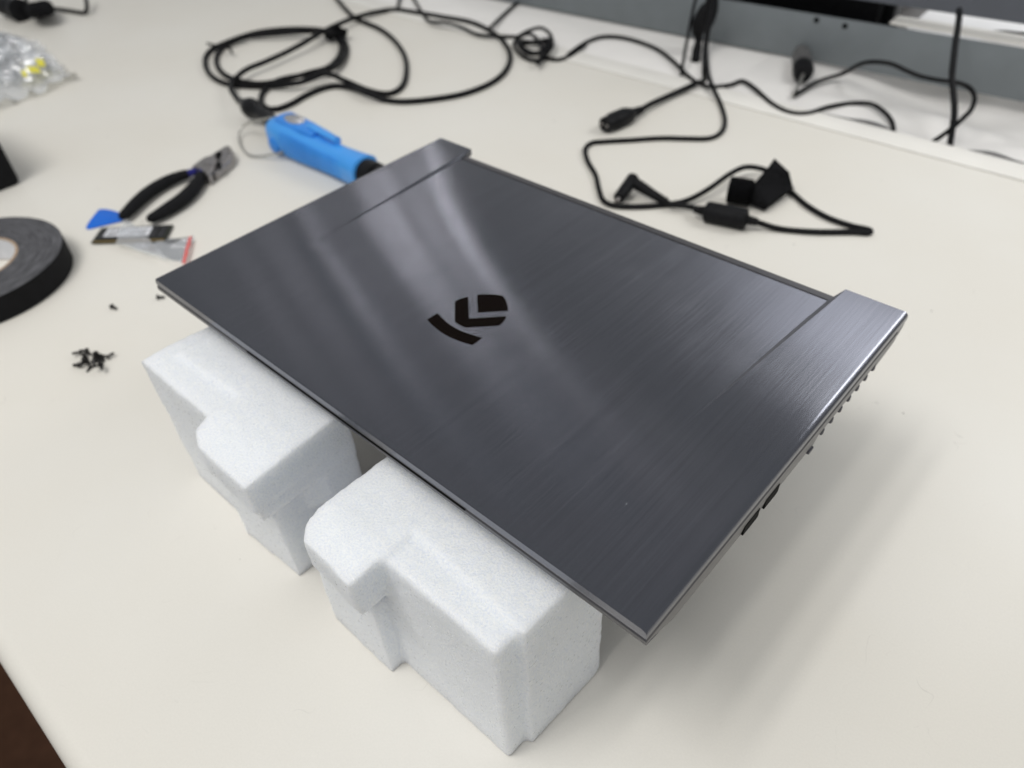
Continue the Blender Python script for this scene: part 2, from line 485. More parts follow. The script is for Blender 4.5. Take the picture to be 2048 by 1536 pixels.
def tape_side():
    nt = NT('tape_edge_rings')
    tc = nt.n('ShaderNodeTexCoord')
    sx = nt.n('ShaderNodeSeparateXYZ'); nt.l(tc.outputs['Object'], sx.inputs[0])
    p2 = nt.n('ShaderNodeMath', _operation='POWER'); nt.l(sx.outputs[0], p2.inputs[0]); p2.inputs[1].default_value = 2
    q2 = nt.n('ShaderNodeMath', _operation='POWER'); nt.l(sx.outputs[1], q2.inputs[0]); q2.inputs[1].default_value = 2
    ab = nt.n('ShaderNodeVectorMath', _operation='LENGTH')
    cx = nt.n('ShaderNodeCombineXYZ'); nt.l(sx.outputs[0], cx.inputs[0]); nt.l(sx.outputs[1], cx.inputs[1])
    nt.l(cx.outputs[0], ab.inputs[0])
    at = nt.n('ShaderNodeMath', _operation='ARCTAN2'); nt.l(sx.outputs[1], at.inputs[0]); nt.l(sx.outputs[0], at.inputs[1])
    cb = nt.n('ShaderNodeCombineXYZ')
    m1 = nt.n('ShaderNodeMath', _operation='MULTIPLY'); nt.l(ab.outputs['Value'], m1.inputs[0]); m1.inputs[1].default_value = 900
    m2 = nt.n('ShaderNodeMath', _operation='MULTIPLY'); nt.l(at.outputs[0], m2.inputs[0]); m2.inputs[1].default_value = 3.0
    nt.l(m1.outputs[0], cb.inputs[0]); nt.l(m2.outputs[0], cb.inputs[1])
    nz = nt.n('ShaderNodeTexNoise'); nz.inputs['Scale'].default_value = 1; nz.inputs['Detail'].default_value = 6; nz.inputs['Roughness'].default_value = 0.7
    nt.l(cb.outputs[0], nz.inputs['Vector'])
    rp = nt.n('ShaderNodeValToRGB')
    rp.color_ramp.elements[0].position = 0.38; rp.color_ramp.elements[1].position = 0.66
    rp.color_ramp.elements[0].color = (0.016, 0.016, 0.019, 1)
    rp.color_ramp.elements[1].color = (0.15, 0.15, 0.162, 1)
    nt.l(nz.outputs['Fac'], rp.inputs[0]); nt.l(rp.outputs[0], nt.b.inputs['Base Color'])
    nt.b.inputs['Roughness'].default_value = 0.6
    bp = nt.n('ShaderNodeBump'); bp.inputs['Strength'].default_value = 0.4; bp.inputs['Distance'].default_value = 0.0006
    nt.l(nz.outputs['Fac'], bp.inputs['Height']); nt.l(bp.outputs[0], nt.b.inputs['Normal'])
    return nt.m
M_TAPE = tape_side()

# ------------------------------------------------------------------ table, floor, back structure
def extr_x(bm, prof, x0, x1):
    """closed (y,z) profile extruded along x"""
    a = [bm.verts.new((x0, y, z)) for y, z in prof]
    b = [bm.verts.new((x1, y, z)) for y, z in prof]
    bm.faces.new(a); bm.faces.new(b[::-1])
    n = len(prof)
    for i in range(n):
        bm.faces.new((a[i], a[(i + 1) % n], b[(i + 1) % n], b[i]))

XL, XR = -2.6, 1.3
bm = bmesh.new()
R = 0.012
prof = [(0.700, 0.0)]
prof += [(-0.170 - R * math.sin(a), -R + R * math.cos(a)) for a in [math.radians(9 * k) for k in range(0, 11)]]
prof += [(-0.182, -0.018)] + [(-0.170 - R * math.cos(a), -0.018 - R * math.sin(a)) for a in [math.radians(15 * k) for k in range(1, 7)]]
prof += [(0.700, -0.030)]
extr_x(bm, prof, XL, XR)
t = mesh('table_top', bm, M_TABLE, smooth=30)
lab(t, 'cream laminate workbench top with rounded front edge under everything', 'table', kind='structure')

bm = bmesh.new()
vs = [bm.verts.new(p) for p in ((-6, -4, -0.75), (6, -4, -0.75), (6, 5, -0.75), (-6, 5, -0.75))]
bm.faces.new(vs)
lab(mesh('floor', bm, M_FLOOR), 'dark brown floor below the front edge of the bench', 'floor', kind='structure')

bm = bmesh.new()
box(bm, (XL, 0.702, -0.030), (XR, 0.738, 0.0012), 0.0012)
lab(mesh('edge_trim', bm, M_RIM, smooth=40), 'pale plastic trim strip along the rear edge of the bench', 'trim', kind='structure')

bm = bmesh.new()
box(bm, (XL, 0.742, -0.030), (-0.008, 1.55, -0.0015), 0.002)
lab(mesh('rear_table_top', bm, M_SHEET, smooth=40), 'cream top of the second bench behind the first', 'table', kind='structure')

def sstep(t):
    t = max(0, min(1, t)); return t * t * (3 - 2 * t)
# crumpled white sheet hanging behind the bench
bm = bmesh.new()
nx, ny = 110, 46
G = []
for j in range(ny + 1):
    row = []
    for i in range(nx + 1):
        x = -0.03 + i / nx * 0.94
        y = 0.742 + j / ny * 0.235
        n = noise.noise(Vector((x * 9, y * 16, 1.3))) * 0.013 + noise.noise(Vector((x * 26, y * 30, 4.1))) * 0.004
        fx = sstep((x + 0.02) / 0.22)
        z = -0.0009 - 0.015 * fx * math.sin(min(1, j / ny * 1.7) * math.pi / 2) + n * fx
        if j > ny - 14: z += (j - ny + 14) / 14 * 0.05 * fx
        row.append(bm.verts.new((x, y, z)))
    G.append(row)
for j in range(ny):
    for i in range(nx):
        bm.faces.new((G[j][i], G[j][i + 1], G[j + 1][i + 1], G[j + 1][i]))
lab(mesh('plastic_sheet', bm, M_SHEET, smooth=60), 'crumpled white plastic sheet lying behind the bench at the right', 'sheet')

bm = bmesh.new()
box(bm, (XL, 1.56, -0.75), (XR, 1.60, 1.0))
lab(mesh('wall', bm, M_WALL), 'white wall behind the benches', 'wall', kind='structure')

# slotted steel rail: lower plate with two holes, gap, upper plate
DIR = (Vector((0.30, 0.905, 0)) - Vector((-0.40, 0.868, 0))).normalized()
O = Vector((0.0096, 0.880, 0))
NRM = Vector((-DIR.y, DIR.x, 0))
def rail_m(s, off=0.0, z=0.0):
    return O + DIR * s + NRM * off + Vector((0, 0, z))
rail = empty('steel_rail', rail_m(0, 0, 0), math.atan2(DIR.y, DIR.x))
lab(rail, 'long grey painted steel rail with two bolt holes at the back of the bench', 'rail')
def plate(name, s0, s1, z0, z1, off0, off1, mat, bev=0.0015):
    bm = bmesh.new()
    box(bm, (s0, off0, z0), (s1, off1, z1), bev)
    return mesh(name, bm, mat, rail, smooth=40, world_space=False)
plate('lower_plate', -1.9, 1.2, 0.001, 0.0575, 0, 0.004, M_BEAM)
plate('ledge', 0.098, 1.2, 0.0595, 0.0625, 0.001, 0.030, M_RIM)
for (u, v) in ((1633, 40), (1690, 52)):
    p = ty(u, v, 0.8803 if u < 1650 else 0.8825)
    bm = bmesh.new()
    lathe(bm, [(-0.0006, 0.0034), (0.0030, 0.0034)], Matrix.Translation(p) @ rail.rotation_euler.to_matrix().to_4x4() @ Matrix.Rotation(math.pi / 2, 4, 'Z'), 16)
    o = mesh('bolt_hole', bm, M_GAP, rail, smooth=40)
up = empty('upper_rail', rail_m(0, 0, 0.0825), math.atan2(DIR.y, DIR.x))
lab(up, 'upper slate grey steel panel across the top right of the photo', 'rail')
bm = bmesh.new(); box(bm, (-0.40, -0.004, 0.0), (1.2, 0.0, 0.13), 0.0015)
mesh('panel', bm, M_BEAM2, up, smooth=40, world_space=False)
bm = bmesh.new(); box(bm, (-0.40, 0.0, 0.0), (1.2, 0.02, 0.002), 0.0005)
mesh('panel_flange', bm, M_BEAM2, up, smooth=40, world_space=False)
# dark box resting behind the rail
bm = bmesh.new()
a = rail_m(-0.55, 0.034, 0.0); 
rz = math.atan2(DIR.y, DIR.x)
e = empty('power_strip', rail_m(-0.15, 0.06, 0.0), rz)
lab(e, 'long dark power strip box behind the gap in the grey rail', 'power strip')
bm = bmesh.new(); box(bm, (-0.45, -0.026, 0.0), (0.225, 0.03, 0.11), 0.006)
mesh('housing', bm, M_MATTE, e, smooth=40, world_space=False)
bm = bmesh.new(); box(bm, (0.225, -0.015, 0.02), (0.24, 0.02, 0.09), 0.004)
mesh('end_cap', bm, M_BLACK, e, smooth=40, world_space=False)
# bright duct visible through the slot at the right
bm = bmesh.new(); box(bm, (0.10, 0.036, -0.02), (1.3, 0.42, 0.034), 0.003)
e = empty('cable_duct', rail_m(0, 0, 0), rz)
lab(e, 'white cable duct seen through the slot between the two grey rails', 'duct')
mesh('duct_body', bm, M_WALL, e, smooth=40, world_space=False)

# ------------------------------------------------------------------ laptop
W, D = 0.360, 0.2417
XCR = 0.1800
laptop = empty('laptop', (W / 2, D / 2, H0 - 0.021))
lab(laptop, 'closed dark grey brushed metal laptop resting on white foam blocks', 'laptop')
def sstep(t):
    t = max(0, min(1, t)); return t * t * (3 - 2 * t)

def lid_mesh():
    bm = bmesh.new()
    NY = 90
    YB_E, YB_C = 0.2417, 0.2275
    def cols(y):
        xc = 0.0345 + max(0.0, (0.238 - y)) * (0.0125 / 0.156)
        w = 0.0006 + 0.0034 * sstep((y - 0.07) / 0.165)
        out = []   # (x, kind 0 ear .. 1 centre, edge drop)
        r = 0.0030
        for k in range(19):
            a = math.radians(90 * k / 18)
            out.append((r * (1 - math.sin(a)) if False else r - r * math.cos(a), 0.0, -(r * 0.85) * (1 - math.sin(a))))
        a0 = out[-1][0]
        for k in range(1, 9):
            out.append((a0 + (xc - a0) * k / 9, 0.0, 0.0))
        for k in range(0, 6):
            out.append((xc + w * k / 5, k / 5, 0.0))
        a1 = out[-1][0]
        for k in range(1, 23):
            out.append((a1 + (W / 2 - a1) * k / 22, 1.0, 0.0))
        return out
    grid = []
    for j in range(NY + 1):
        t = j / NY
        if j == 0: pass
        row = []
        base_c = None
        y_e, y_c = YB_E * t, YB_C * t
        # evaluate columns at the row's mean y
        cl = cols(y_e)
        half = []
        for (x, kx, dz) in cl:
            y = y_e * (1 - kx) + y_c * kx
            drop = 0.0013 * sstep((y - 0.075) / 0.15) * kx
            # crisp little front bevel and rear bevel
            half.append((x, y, -drop + dz))
        row = half + [(W - x, y, z) for (x, y, z) in half[-2::-1]]
        grid.append(row)
    # extra front bevel row
    front = [(x, 0.0, z - 0.0007) for (x, y, z) in grid[0]]
    grid[0] = [(x, 0.0006, z) for (x, y, z) in grid[0]]
    grid.insert(0, front)
    back = [(x, y, z - 0.0008) for (x, y, z) in grid[-1]]
    grid[-1] = [(x, y - 0.0008, z) for (x, y, z) in grid[-1]]
    grid.append(back)
    V = [[bm.verts.new((x, y, z + H0)) for (x, y, z) in row] for row in grid]
    for j in range(len(V) - 1):
        for i in range(len(V[0]) - 1):
            bm.faces.new((V[j][i], V[j][i + 1], V[j + 1][i + 1], V[j + 1][i]))
    # skirt down to the seam
    ring = V[0] + [r[-1] for r in V[1:]] + V[-1][-2::-1] + [r[0] for r in V[-2:0:-1]]
    low = [bm.verts.new((v.co.x, v.co.y, H0 - 0.0050)) for v in ring]
    n = len(ring)
    for i in range(n):
        bm.faces.new((ring[i], low[i], low[(i + 1) % n], ring[(i + 1) % n]))
    bm.faces.new(low)
    return bm
lid = mesh('lid', lid_mesh(), M_LID, laptop, smooth=5.5)

# emblem: three raised dark pieces, children of the lid
def emblem(pts, smooth_idx=None):
    bm = bmesh.new()
    prism(bm, [(x / 1000, y / 1000) for x, y in pts], H0 - 0.0016, H0 - 0.0001, 0)
    # lid centre is lower than the ears here by the crease step
    return bm
def lidz(y):
    return -0.0013 * sstep((y - 0.075) / 0.15)
arc_in = [(162.6, 83.8), (166.3, 82.8), (170.5, 81.8), (175, 81.0), (179.8, 80.75), (184.6, 81.0), (189.1, 81.8), (193.3, 82.8), (197.0, 83.8)]
arc_out = [(197.2, 76.3), (192.9, 75.0), (188.5, 74.1), (184.1, 73.5), (179.8, 73.3), (175.5, 73.5), (171.1, 74.1), (166.7, 75.0), (162.4, 76.3)]
chev = [(162.7, 97.4), (162.8, 99.6), (163.3, 101.7), (164.1, 103.7), (165.2, 105.7), (179.8, 91.3), (194.4, 105.7), (195.5, 103.7), (196.3, 101.7), (196.8, 99.6), (196.9, 97.4), (183.8, 84.4), (179.8, 84.1), (175.8, 84.4)]
top = [(167.9, 110.1), (169.5, 111.9), (171.4, 113.6), (173.4, 115.2), (175.6, 116.7), (179.8, 118.8), (184.0, 116.7), (186.2, 115.2), (188.2, 113.6), (190.1, 111.9), (191.7, 110.1), (179.8, 98.5)]
for pts in (arc_in + arc_out, chev, top):
    bm = bmesh.new()
    vs = [bm.verts.new((x / 1000, y / 1000, H0 + lidz(y / 1000) + 0.00012)) for x, y in pts]
    f = bm.faces.new(vs)
    r = bmesh.ops.extrude_face_region(bm, geom=[f])
    for v in r['geom']:
        if isinstance(v, bmesh.types.BMVert): v.co.z -= 0.0006
    bmesh.ops.triangulate(bm, faces=bm.faces[:])
    mesh('emblem', bm, M_LOGO, lid)

# base chassis
def base_mesh():
    bm = bmesh.new()
    pts = []   # outline counter-clockwise: front, right, back, left ; (x, y, inward normal, side)
    ys_r = [0, 0.003, 0.02, 0.04, 0.06, 0.08, 0.10, 0.12, 0.132, 0.1400, 0.1415, 0.16, 0.18, 0.2100, 0.2115, 0.222, 0.230]
    out = []
    for k in range(0, 25): out.append((W * k / 24, 0.0, 'f'))
    for y in ys_r[1:]: out.append((W, y, 'r'))
    for k in range(23, 0, -1): out.append((W * k / 24, 0.230, 'b'))
    out.append((0.0, 0.230, 'l'))
    for y in ys_r[-2:0:-1]: out.append((0.0, y, 'l'))
    def bz(y):
        if y < 0.02: return -0.0092 - 0.0086 * y / 0.02
        if y < 0.1405: return -0.0178
        if y < 0.2112: return -0.0146
        return -0.0170 + max(0, (y - 0.215)) * 0.12
    rings = []
    for lvl in range(6):
        ring = []
        for x, y, s in out:
            sx = -1 if x < 1e-6 else (1 if x > W - 1e-6 else 0)
            sy = -1 if y < 1e-6 else 0
            if lvl == 0:   p = (x - sx * 0.0010, y - sy * 0.0010, -0.0052)
            elif lvl == 1: p = (x - sx * 0.0002, y - sy * 0.0002, -0.0057)
            elif lvl == 2: p = (x + sx * 0.0003, y + sy * 0.0003, -0.0065)
            elif lvl == 3: p = (x + sx * 0.0003, y + sy * 0.0003 + (0 if sy else 0), -0.0088 if sy else -0.0065 + (bz(y) + 0.0065) * 0.5)
            elif lvl == 4: p = (x - sx * 0.0004, y - sy * 0.015, -0.0150 if sy else bz(y))
            else:
                p = (0.012 if sx < 0 else (W - 0.012 if sx > 0 else x), max(y, 0.026 + 0.0001 * y) - (0.004 if s == 'b' else 0), -0.0200)
            ring.append(bm.verts.new((p[0], p[1], p[2] + H0)))
        rings.append(ring)
    n = len(out)
    for a, b in zip(rings, rings[1:]):
        for i in range(n):
            bm.faces.new((a[i], a[(i + 1) % n], b[(i + 1) % n], b[i]))
    bm.faces.new(rings[0]); bm.faces.new(rings[-1][::-1])
    return bm
base = mesh('base', base_mesh(), M_BASE, laptop, smooth=20)
# black gasket between lid and base, and the finger lip in the middle of the front
bm = bmesh.new(); box(bm, (0.0016, 0.0016, H0 - 0.0058), (W - 0.0016, 0.226, H0 - 0.0045))
mesh('screen_gasket', bm, M_GAP, laptop)
bm = bmesh.new(); box(bm, (0.0985, -0.0006, H0 - 0.0066), (0.2667, 0.004, H0 - 0.0058), 0.0002, 1)
mesh('finger_lip', bm, M_GAP, base)
bm = bmesh.new(); box(bm, (0.0075, 0.0016, H0 - 0.0116), (W - 0.0060, 0.0150, H0 - 0.0080), 0.0004, 1)  # black strip standing in for the shadow line under the front edge
mesh('underside_shade', bm, M_GAP, base)
# two ports on the right side, chamfered openings
for y0, y1 in ((0.0722, 0.0852), (0.0905, 0.1030)):
    bm = bmesh.new()
    P = [(y0, -0.0128), (y0 + 0.0008, -0.0119), (y1, -0.0119), (y1, -0.0168), (y1 - 0.0012, -0.0178), (y0, -0.0178)]
    a = [bm.verts.new((W + 0.00055, y, z + H0)) for y, z in P]
    b = [bm.verts.new((W - 0.004, y, z + H0)) for y, z in P]
    bm.faces.new(a); bm.faces.new(b[::-1])
    for i in range(6): bm.faces.new((a[i], a[(i + 1) % 6], b[(i + 1) % 6], b[i]))
    mesh('usb_port', bm, M_GAP, base)
# vent fins along the rear of both sides
for xs in (1, -1):
    for k in range(7):
        y = 0.1486 + k * 0.00985
        bm = bmesh.new()
        cx_ = W - 0.0010 if xs > 0 else 0.0010
        box(bm, (cx_ - 0.004, y - 0.0013, H0 - 0.0182), (cx_ + 0.0012 * (1 if xs > 0 else 0.4), y + 0.0013, H0 - 0.0140), 0.0010, 3)
        mesh('vent_fin', bm, M_HINGE, base, smooth=60)
bm = bmesh.new(); box(bm, (W - 0.003, 0.1335, H0 - 0.0195), (W + 0.0006, 0.1385, H0 - 0.0172), 0.0004, 1)
mesh('speaker_slot', bm, M_HINGE, base)
# hinge cover strip behind the lid and the corner caps below the ears
bm = bmesh.new()
prof = [(0.2290, -0.0022), (0.2340, -0.0024), (0.2362, -0.0040), (0.2372, -0.0080), (0.2365, -0.0150), (0.2240, -0.0170), (0.2240, -0.0052), (0.2288, -0.0050)]
extr_x(bm, [(y, z + H0) for y, z in prof], 0.0335, 0.3265)
mesh('hinge_cover', bm, M_BASE, laptop, smooth=20)
bm = bmesh.new()
box(bm, (0.040, 0.2276, H0 - 0.0050), (0.3215, 0.2292, H0 - 0.0030))
mesh('hinge_gap', bm, M_GAP, laptop)
for x0, x1 in ((0.0004, 0.0300), (0.3300, W - 0.0004)):
    bm = bmesh.new()
    prof = [(0.2318, -0.0051), (0.2414, -0.0051), (0.2408, -0.0085), (0.2370, -0.0118), (0.2325, -0.0122), (0.2318, -0.0112)]
    extr_x(bm, [(y, z + H0) for y, z in prof], x0, x1)
    mesh('hinge_cap', bm, M_BASE, laptop, smooth=20)
# rubber feet under the laptop
for x in (0.05, 0.31):
    bm = bmesh.new(); box(bm, (x - 0.02, 0.205, H0 - 0.0220), (x + 0.02, 0.212, H0 - 0.0198), 0.0008)
    mesh('rubber_foot', bm, M_BLACK, laptop, smooth=40)

# ------------------------------------------------------------------ foam blocks
FT = H0 - 0.0215     # top of the foam
def foam(name, boxes, label, seed, voxel=0.0015, tops=0.0):
    bm = bmesh.new()
    for pts, z0, z1 in boxes:
        prism(bm, pts, z0, z1)
    bmesh.ops.recalc_face_normals(bm, faces=bm.faces)
    me = bpy.data.meshes.new(name)
    bm.to_mesh(me); bm.free()
    o = bpy.data.objects.new(name, me)
    COL.objects.link(o)
    md = o.modifiers.new('r', 'REMESH'); md.mode = 'VOXEL'; md.voxel_size = voxel
    md2 = o.modifiers.new('s', 'SMOOTH'); md2.iterations = 3; md2.factor = 0.5
    dg = bpy.context.evaluated_depsgraph_get()
    me2 = bpy.data.meshes.new_from_object(o.evaluated_get(dg))
    o.modifiers.clear()
    o.data = me2
    off = Vector((seed * 3.1, seed * 1.7, seed))
    for v in me2.vertices:
        n = v.normal
        a = noise.noise(v.co * 38 + off) * 0.0008 + noise.noise(v.co * 170 + off) * 0.00035 + noise.noise(v.co * 520 + off) * 0.00022
        # broken, slightly crumbly edges
        if v.co.z > 0.002: v.co += n * a
        else: v.co.z = max(0.0002, v.co.z)
    for p in me2.polygons: p.use_smooth = True
    me2.materials.clear(); me2.materials.append(M_FOAM)
    c = (sum((v.co for v in me2.vertices), Vector()) / len(me2.vertices))
    origin_to(o, Vector((c.x, c.y, 0)))
    lab(o, label, 'foam block', 'white foam blocks under the laptop')
    return o
mm = lambda L: [(x / 1000, y / 1000) for x, y in L]
zS = 0.0
# right block: long body, raised rear layer, protruding nose over a foot
foam('foam_block', [
    (mm([(240, -34), (314.5, -34), (317.5, 31), (240, 31)]), zS, FT - 0.0022),
    (mm([(247, -15.5), (318.4, -21.5), (320.6, 31), (247, 31)]), zS, FT),
    (mm([(203, 18), (203, -34), (206, -44), (213, -51), (247.5, -53), (246.5, 18)]), 0.084, FT - 0.0004),
    (mm([(204, 18), (204, -34), (209, -43), (216, -49), (245.5, -51), (245.5, 18)]), 0.075, 0.086),
    (mm([(203, 18), (203, -20), (240.5, -20), (241, 18)]), 0.050, 0.080),
    (mm([(176, 16), (176, -31), (181, -37), (190, -42), (238.5, -42.5), (241, 18)]), zS, 0.034),
    (mm([(180, 16), (180, -31), (184, -37), (192, -42), (238.5, -42.5), (241, 18)]), 0.030, 0.048),
    (mm([(185, 16), (185, -31), (189, -37), (196, -42), (238.5, -42), (241, 18)]), 0.044, 0.058),
    (mm([(188, 18), (188, -31), (193, -37), (200, -41), (239, -40), (241, 18)]), 0.050, 0.064),
], 'white foam block under the front right corner of the laptop, nearest the camera', 1)
# left block, mirrored
foam('foam_block', [
    (mm([(33, -36), (112, -36), (112, 30), (36, 30)]), zS, FT - 0.0022),
    (mm([(38, -36), (112, -36), (112, 30), (40, 30)]), 0.05, FT - 0.0022),
    (mm([(44, -36), (112, -36), (112, 30), (46, 30)]), 0.08, FT - 0.0022),
    (mm([(47, -20), (115, -17), (115, 30), (48, 30)]), 0.08, FT),
    (mm([(108, 14), (108, -36), (113, -46), (124, -52), (167, -52), (162, 14)]), 0.084, FT - 0.0004),
    (mm([(108, 14), (108, -36), (115, -44), (126, -49), (163, -48), (162, 14)]), 0.072, 0.086),
    (mm([(105, 12), (105, -29), (118, -20), (155, -19), (161, -8), (161, 14)]), 0.048, 0.078),
    (mm([(90, 10), (90, -32), (94, -38), (102, -42), (151.5, -39), (155, 10)]), zS, 0.054),
    (mm([(92, 10), (92, -31), (97, -36), (105, -40), (152, -37), (155, 10)]), 0.050, 0.062),
], 'white foam block under the front left part of the laptop, farther from the camera', 2)
# support under the rear, hidden beneath the laptop
foam('foam_block', [(mm([(70, 120), (200, 120), (200, 165), (70, 165)]), zS, H0 - 0.0200)],
     'white foam block supporting the middle of the laptop from below', 3, 0.0025)
# torn shred of foam on the table by the near block
bm = bmesh.new()
p0 = tp(1078, 1448, 0.003)
for k in range(9):
    d = Vector((random.uniform(-1, 1), random.uniform(-1, 1), random.uniform(-0.2, 0.9))) * 0.0035
    tube(bm, [p0, p0 + d * 0.5 + Vector((0, 0, 0.0004)), p0 + d], [0.0009, 0.0006, 0.0001], 6)
lab(mesh('foam_shred', bm, M_FOAM, smooth=60), 'tiny torn shred of white foam at the foot of the nearest block', 'shred')

# ------------------------------------------------------------------ tape roll
TC = Vector((-0.3365, -0.0443, 0)); TR = 0.0800; TI = 0.0425; TH = 0.024
tape = empty('tape_roll', TC)
lab(tape, 'thick roll of black cloth tape lying flat at the left edge', 'tape roll')
def ring_mesh(ri, ro, z0, z1, bev=0.0006, seg=96):
    bm = bmesh.new()
    P = [(ri, z0), (ro - bev, z0), (ro, z0 + bev), (ro, z1 - bev), (ro - bev, z1), (ri, z1)]
    rg = [[bm.verts.new((r * math.cos(2 * math.pi * k / seg), r * math.sin(2 * math.pi * k / seg), z)) for k in range(seg)] for r, z in P]
    for i in range(len(P)):
        a, b = rg[i], rg[(i + 1) % len(P)]
        for k in range(seg):
            bm.faces.new((a[k], a[(k + 1) % seg], b[(k + 1) % seg], b[k]))
    return bm
tb = mesh('wound_tape', ring_mesh(TI, TR, 0.0003, TH), M_TAPE, tape, smooth=30, world_space=False)
bm = ring_mesh(TR + 0.00002, TR + 0.00022, 0.0008, TH - 0.0006, 0.00005)
mesh('outer_layer', bm, M_MATTE, tape, smooth=30, world_space=False)
mesh('cardboard_core', ring_mesh(TI - 0.0026, TI - 0.00002, 0.0003, TH + 0.0003), M_TAN, tape, smooth=30, world_space=False)
# printed paper liner inside the core
bm = ring_mesh(TI - 0.0029, TI - 0.00262, 0.0010, TH - 0.0008, 0.0001)
liner = mesh('paper_liner', bm, M_PAPER, tape, smooth=30, world_space=False)
def text_on_liner(txt, ang, zc, size, mat):
    cu = bpy.data.curves.new('lettering', 'FONT')
    cu.body = txt; cu.size = size; cu.extrude = 0.00008; cu.align_x = 'CENTER'; cu.align_y = 'CENTER'
    tmp = bpy.data.objects.new('lettering', cu)
    COL.objects.link(tmp)
    dg = bpy.context.evaluated_depsgraph_get()
    me = bpy.data.meshes.new_from_object(tmp.evaluated_get(dg))
    bpy.data.objects.remove(tmp)
    rr = TI - 0.0031
    for v in me.vertices:
        a = ang - v.co.x / rr
        q = rr - v.co.z
        v.co = Vector((q * math.cos(a), q * math.sin(a), zc + v.co.y))
    me.materials.append(mat)
    o = bpy.data.objects.new('lettering', me)
    COL.objects.link(o)
    o.parent = liner
    return o
text_on_liner('MM', math.radians(62), 0.0095, 0.006, M_INK)
text_on_liner('TV', math.radians(28), 0.0100, 0.013, M_INK)
for (a_, zz, s_, mt) in ((math.radians(70), 0.0165, 0.0035, M_INKR), (math.radians(76), 0.0185, 0.003, M_INKB)):
    bm = bmesh.new()
    rr = TI - 0.00305
    vs = [bm.verts.new((rr * math.cos(a_ + da), rr * math.sin(a_ + da), zz + dz)) for da, dz in ((-0.05, -0.001), (0.03, -0.0016), (0.06, 0.0014), (-0.02, 0.0017))]
    bm.faces.new(vs)
    mesh('print_mark', bm, mt, liner, world_space=False)

# ------------------------------------------------------------------ black box at the left edge
bx = empty('black_box', (-0.585, -0.01, 0))
lab(bx, 'black box at the left edge of the photo above the tape roll', 'box')
bm = bmesh.new(); box(bm, (-0.66, -0.12, 0.0), (-0.512, 0.064, 0.085), 0.006, 3)
mesh('case', bm, M_MATTE, bx, smooth=40)
bm = bmesh.new(); box(bm, (-0.658, -0.118, 0.0855), (-0.514, 0.062, 0.092), 0.003, 3)
mesh('cover', bm, M_BLACK, bx, smooth=40)

# ------------------------------------------------------------------ pliers
HP = 0.0075
pl = empty('pliers', tp(370, 360, 0))
lab(pl, 'combination pliers with curved black foam grips lying open on the bench', 'pliers')
def z6(L): return [(160 + x / 6.02, 270 + y / 6.02) for x, y in L]
def grip(L, R_, name, mat, n=6, z=HP):
    W_ = catmull([tp(u, v, z) for u, v in z6(L)], n)
    N = len(W_)
    k = len(R_) - 1
    rad = []
    for i in range(N):
        s = i / (N - 1) * k
        j = min(int(s), k - 1)
        rad.append(R_[j] + (R_[j + 1] - R_[j]) * (s - j))
    bm = bmesh.new(); tube(bm, W_, rad, 16, 0.85)
    return mesh(name, bm, mat, pl, smooth=60)
grip([(498, 1000), (520, 975), (575, 925), (680, 820), (800, 715), (930, 625), (1080, 545), (1220, 490), (1300, 468)],
     [0.0025, 0.0052, 0.0062, 0.0070, 0.0074, 0.0074, 0.0070, 0.0062, 0.0056], 'grip', M_MATTE)
grip([(835, 1030), (860, 1005), (960, 950), (1100, 865), (1235, 775), (1350, 665), (1425, 560), (1462, 480)],
     [0.0025, 0.0055, 0.0066, 0.0076, 0.0080, 0.0078, 0.0070, 0.0060], 'grip', M_MATTE)
grip([(1290, 470), (1340, 452), (1392, 432)], [0.0050, 0.0046, 0.0040], 'dipped_handle', M_DARKBLUE)
grip([(1462, 490), (1475, 450), (1480, 415)], [0.0058, 0.0052, 0.0044], 'dipped_handle', M_DARKBLUE)
def jaw(L, z0, z1, mat=M_STEEL, name='jaw'):
    pts = [tp(u, v, z1) for u, v in z6(L)]
    bm = bmesh.new(); prism(bm, [(p.x, p.y) for p in pts], z0, z1, 0.0012, 3)
    return mesh(name, bm, mat, pl, smooth=35)
jaw([(1345, 375), (1420, 315), (1500, 262), (1605, 235), (1660, 300), (1625, 350), (1610, 420), (1545, 490), (1500, 440), (1440, 400)], 0.001, 0.0125, name='joint')
jaw([(1575, 240), (1640, 195), (1730, 140), (1780, 122), (1812, 140), (1800, 185), (1740, 245), (1690, 270), (1700, 225), (1650, 232), (1622, 262)], 0.0015, 0.0118)
jaw([(1660, 300), (1700, 275), (1745, 252), (1808, 190), (1840, 178), (1850, 215), (1835, 270), (1790, 320), (1700, 385), (1650, 425), (1618, 455), (1640, 400)], 0.0015, 0.0108)
bm = bmesh.new(); c = tp(*z6([(1545, 335)])[0], 0.0128)
lathe(bm, [(0, 0.0045), (0.0008, 0.0042)], Matrix.Translation(c) @ Matrix.Rotation(-math.pi / 2, 4, 'Y'), 20)
mesh('pivot', bm, M_STEEL, pl, smooth=40)
for L in ([(1625, 215), (1690, 195), (1705, 215), (1650, 240)], [(1650, 320), (1680, 315), (1700, 345), (1690, 400), (1655, 390)]):
    pts = [tp(u, v, 0.0130) for u, v in z6(L)]
    bm = bmesh.new(); prism(bm, [(p.x, p.y) for p in pts], 0.0105, 0.0130, 0)
    mesh('jaw_opening', bm, M_GAP, pl)

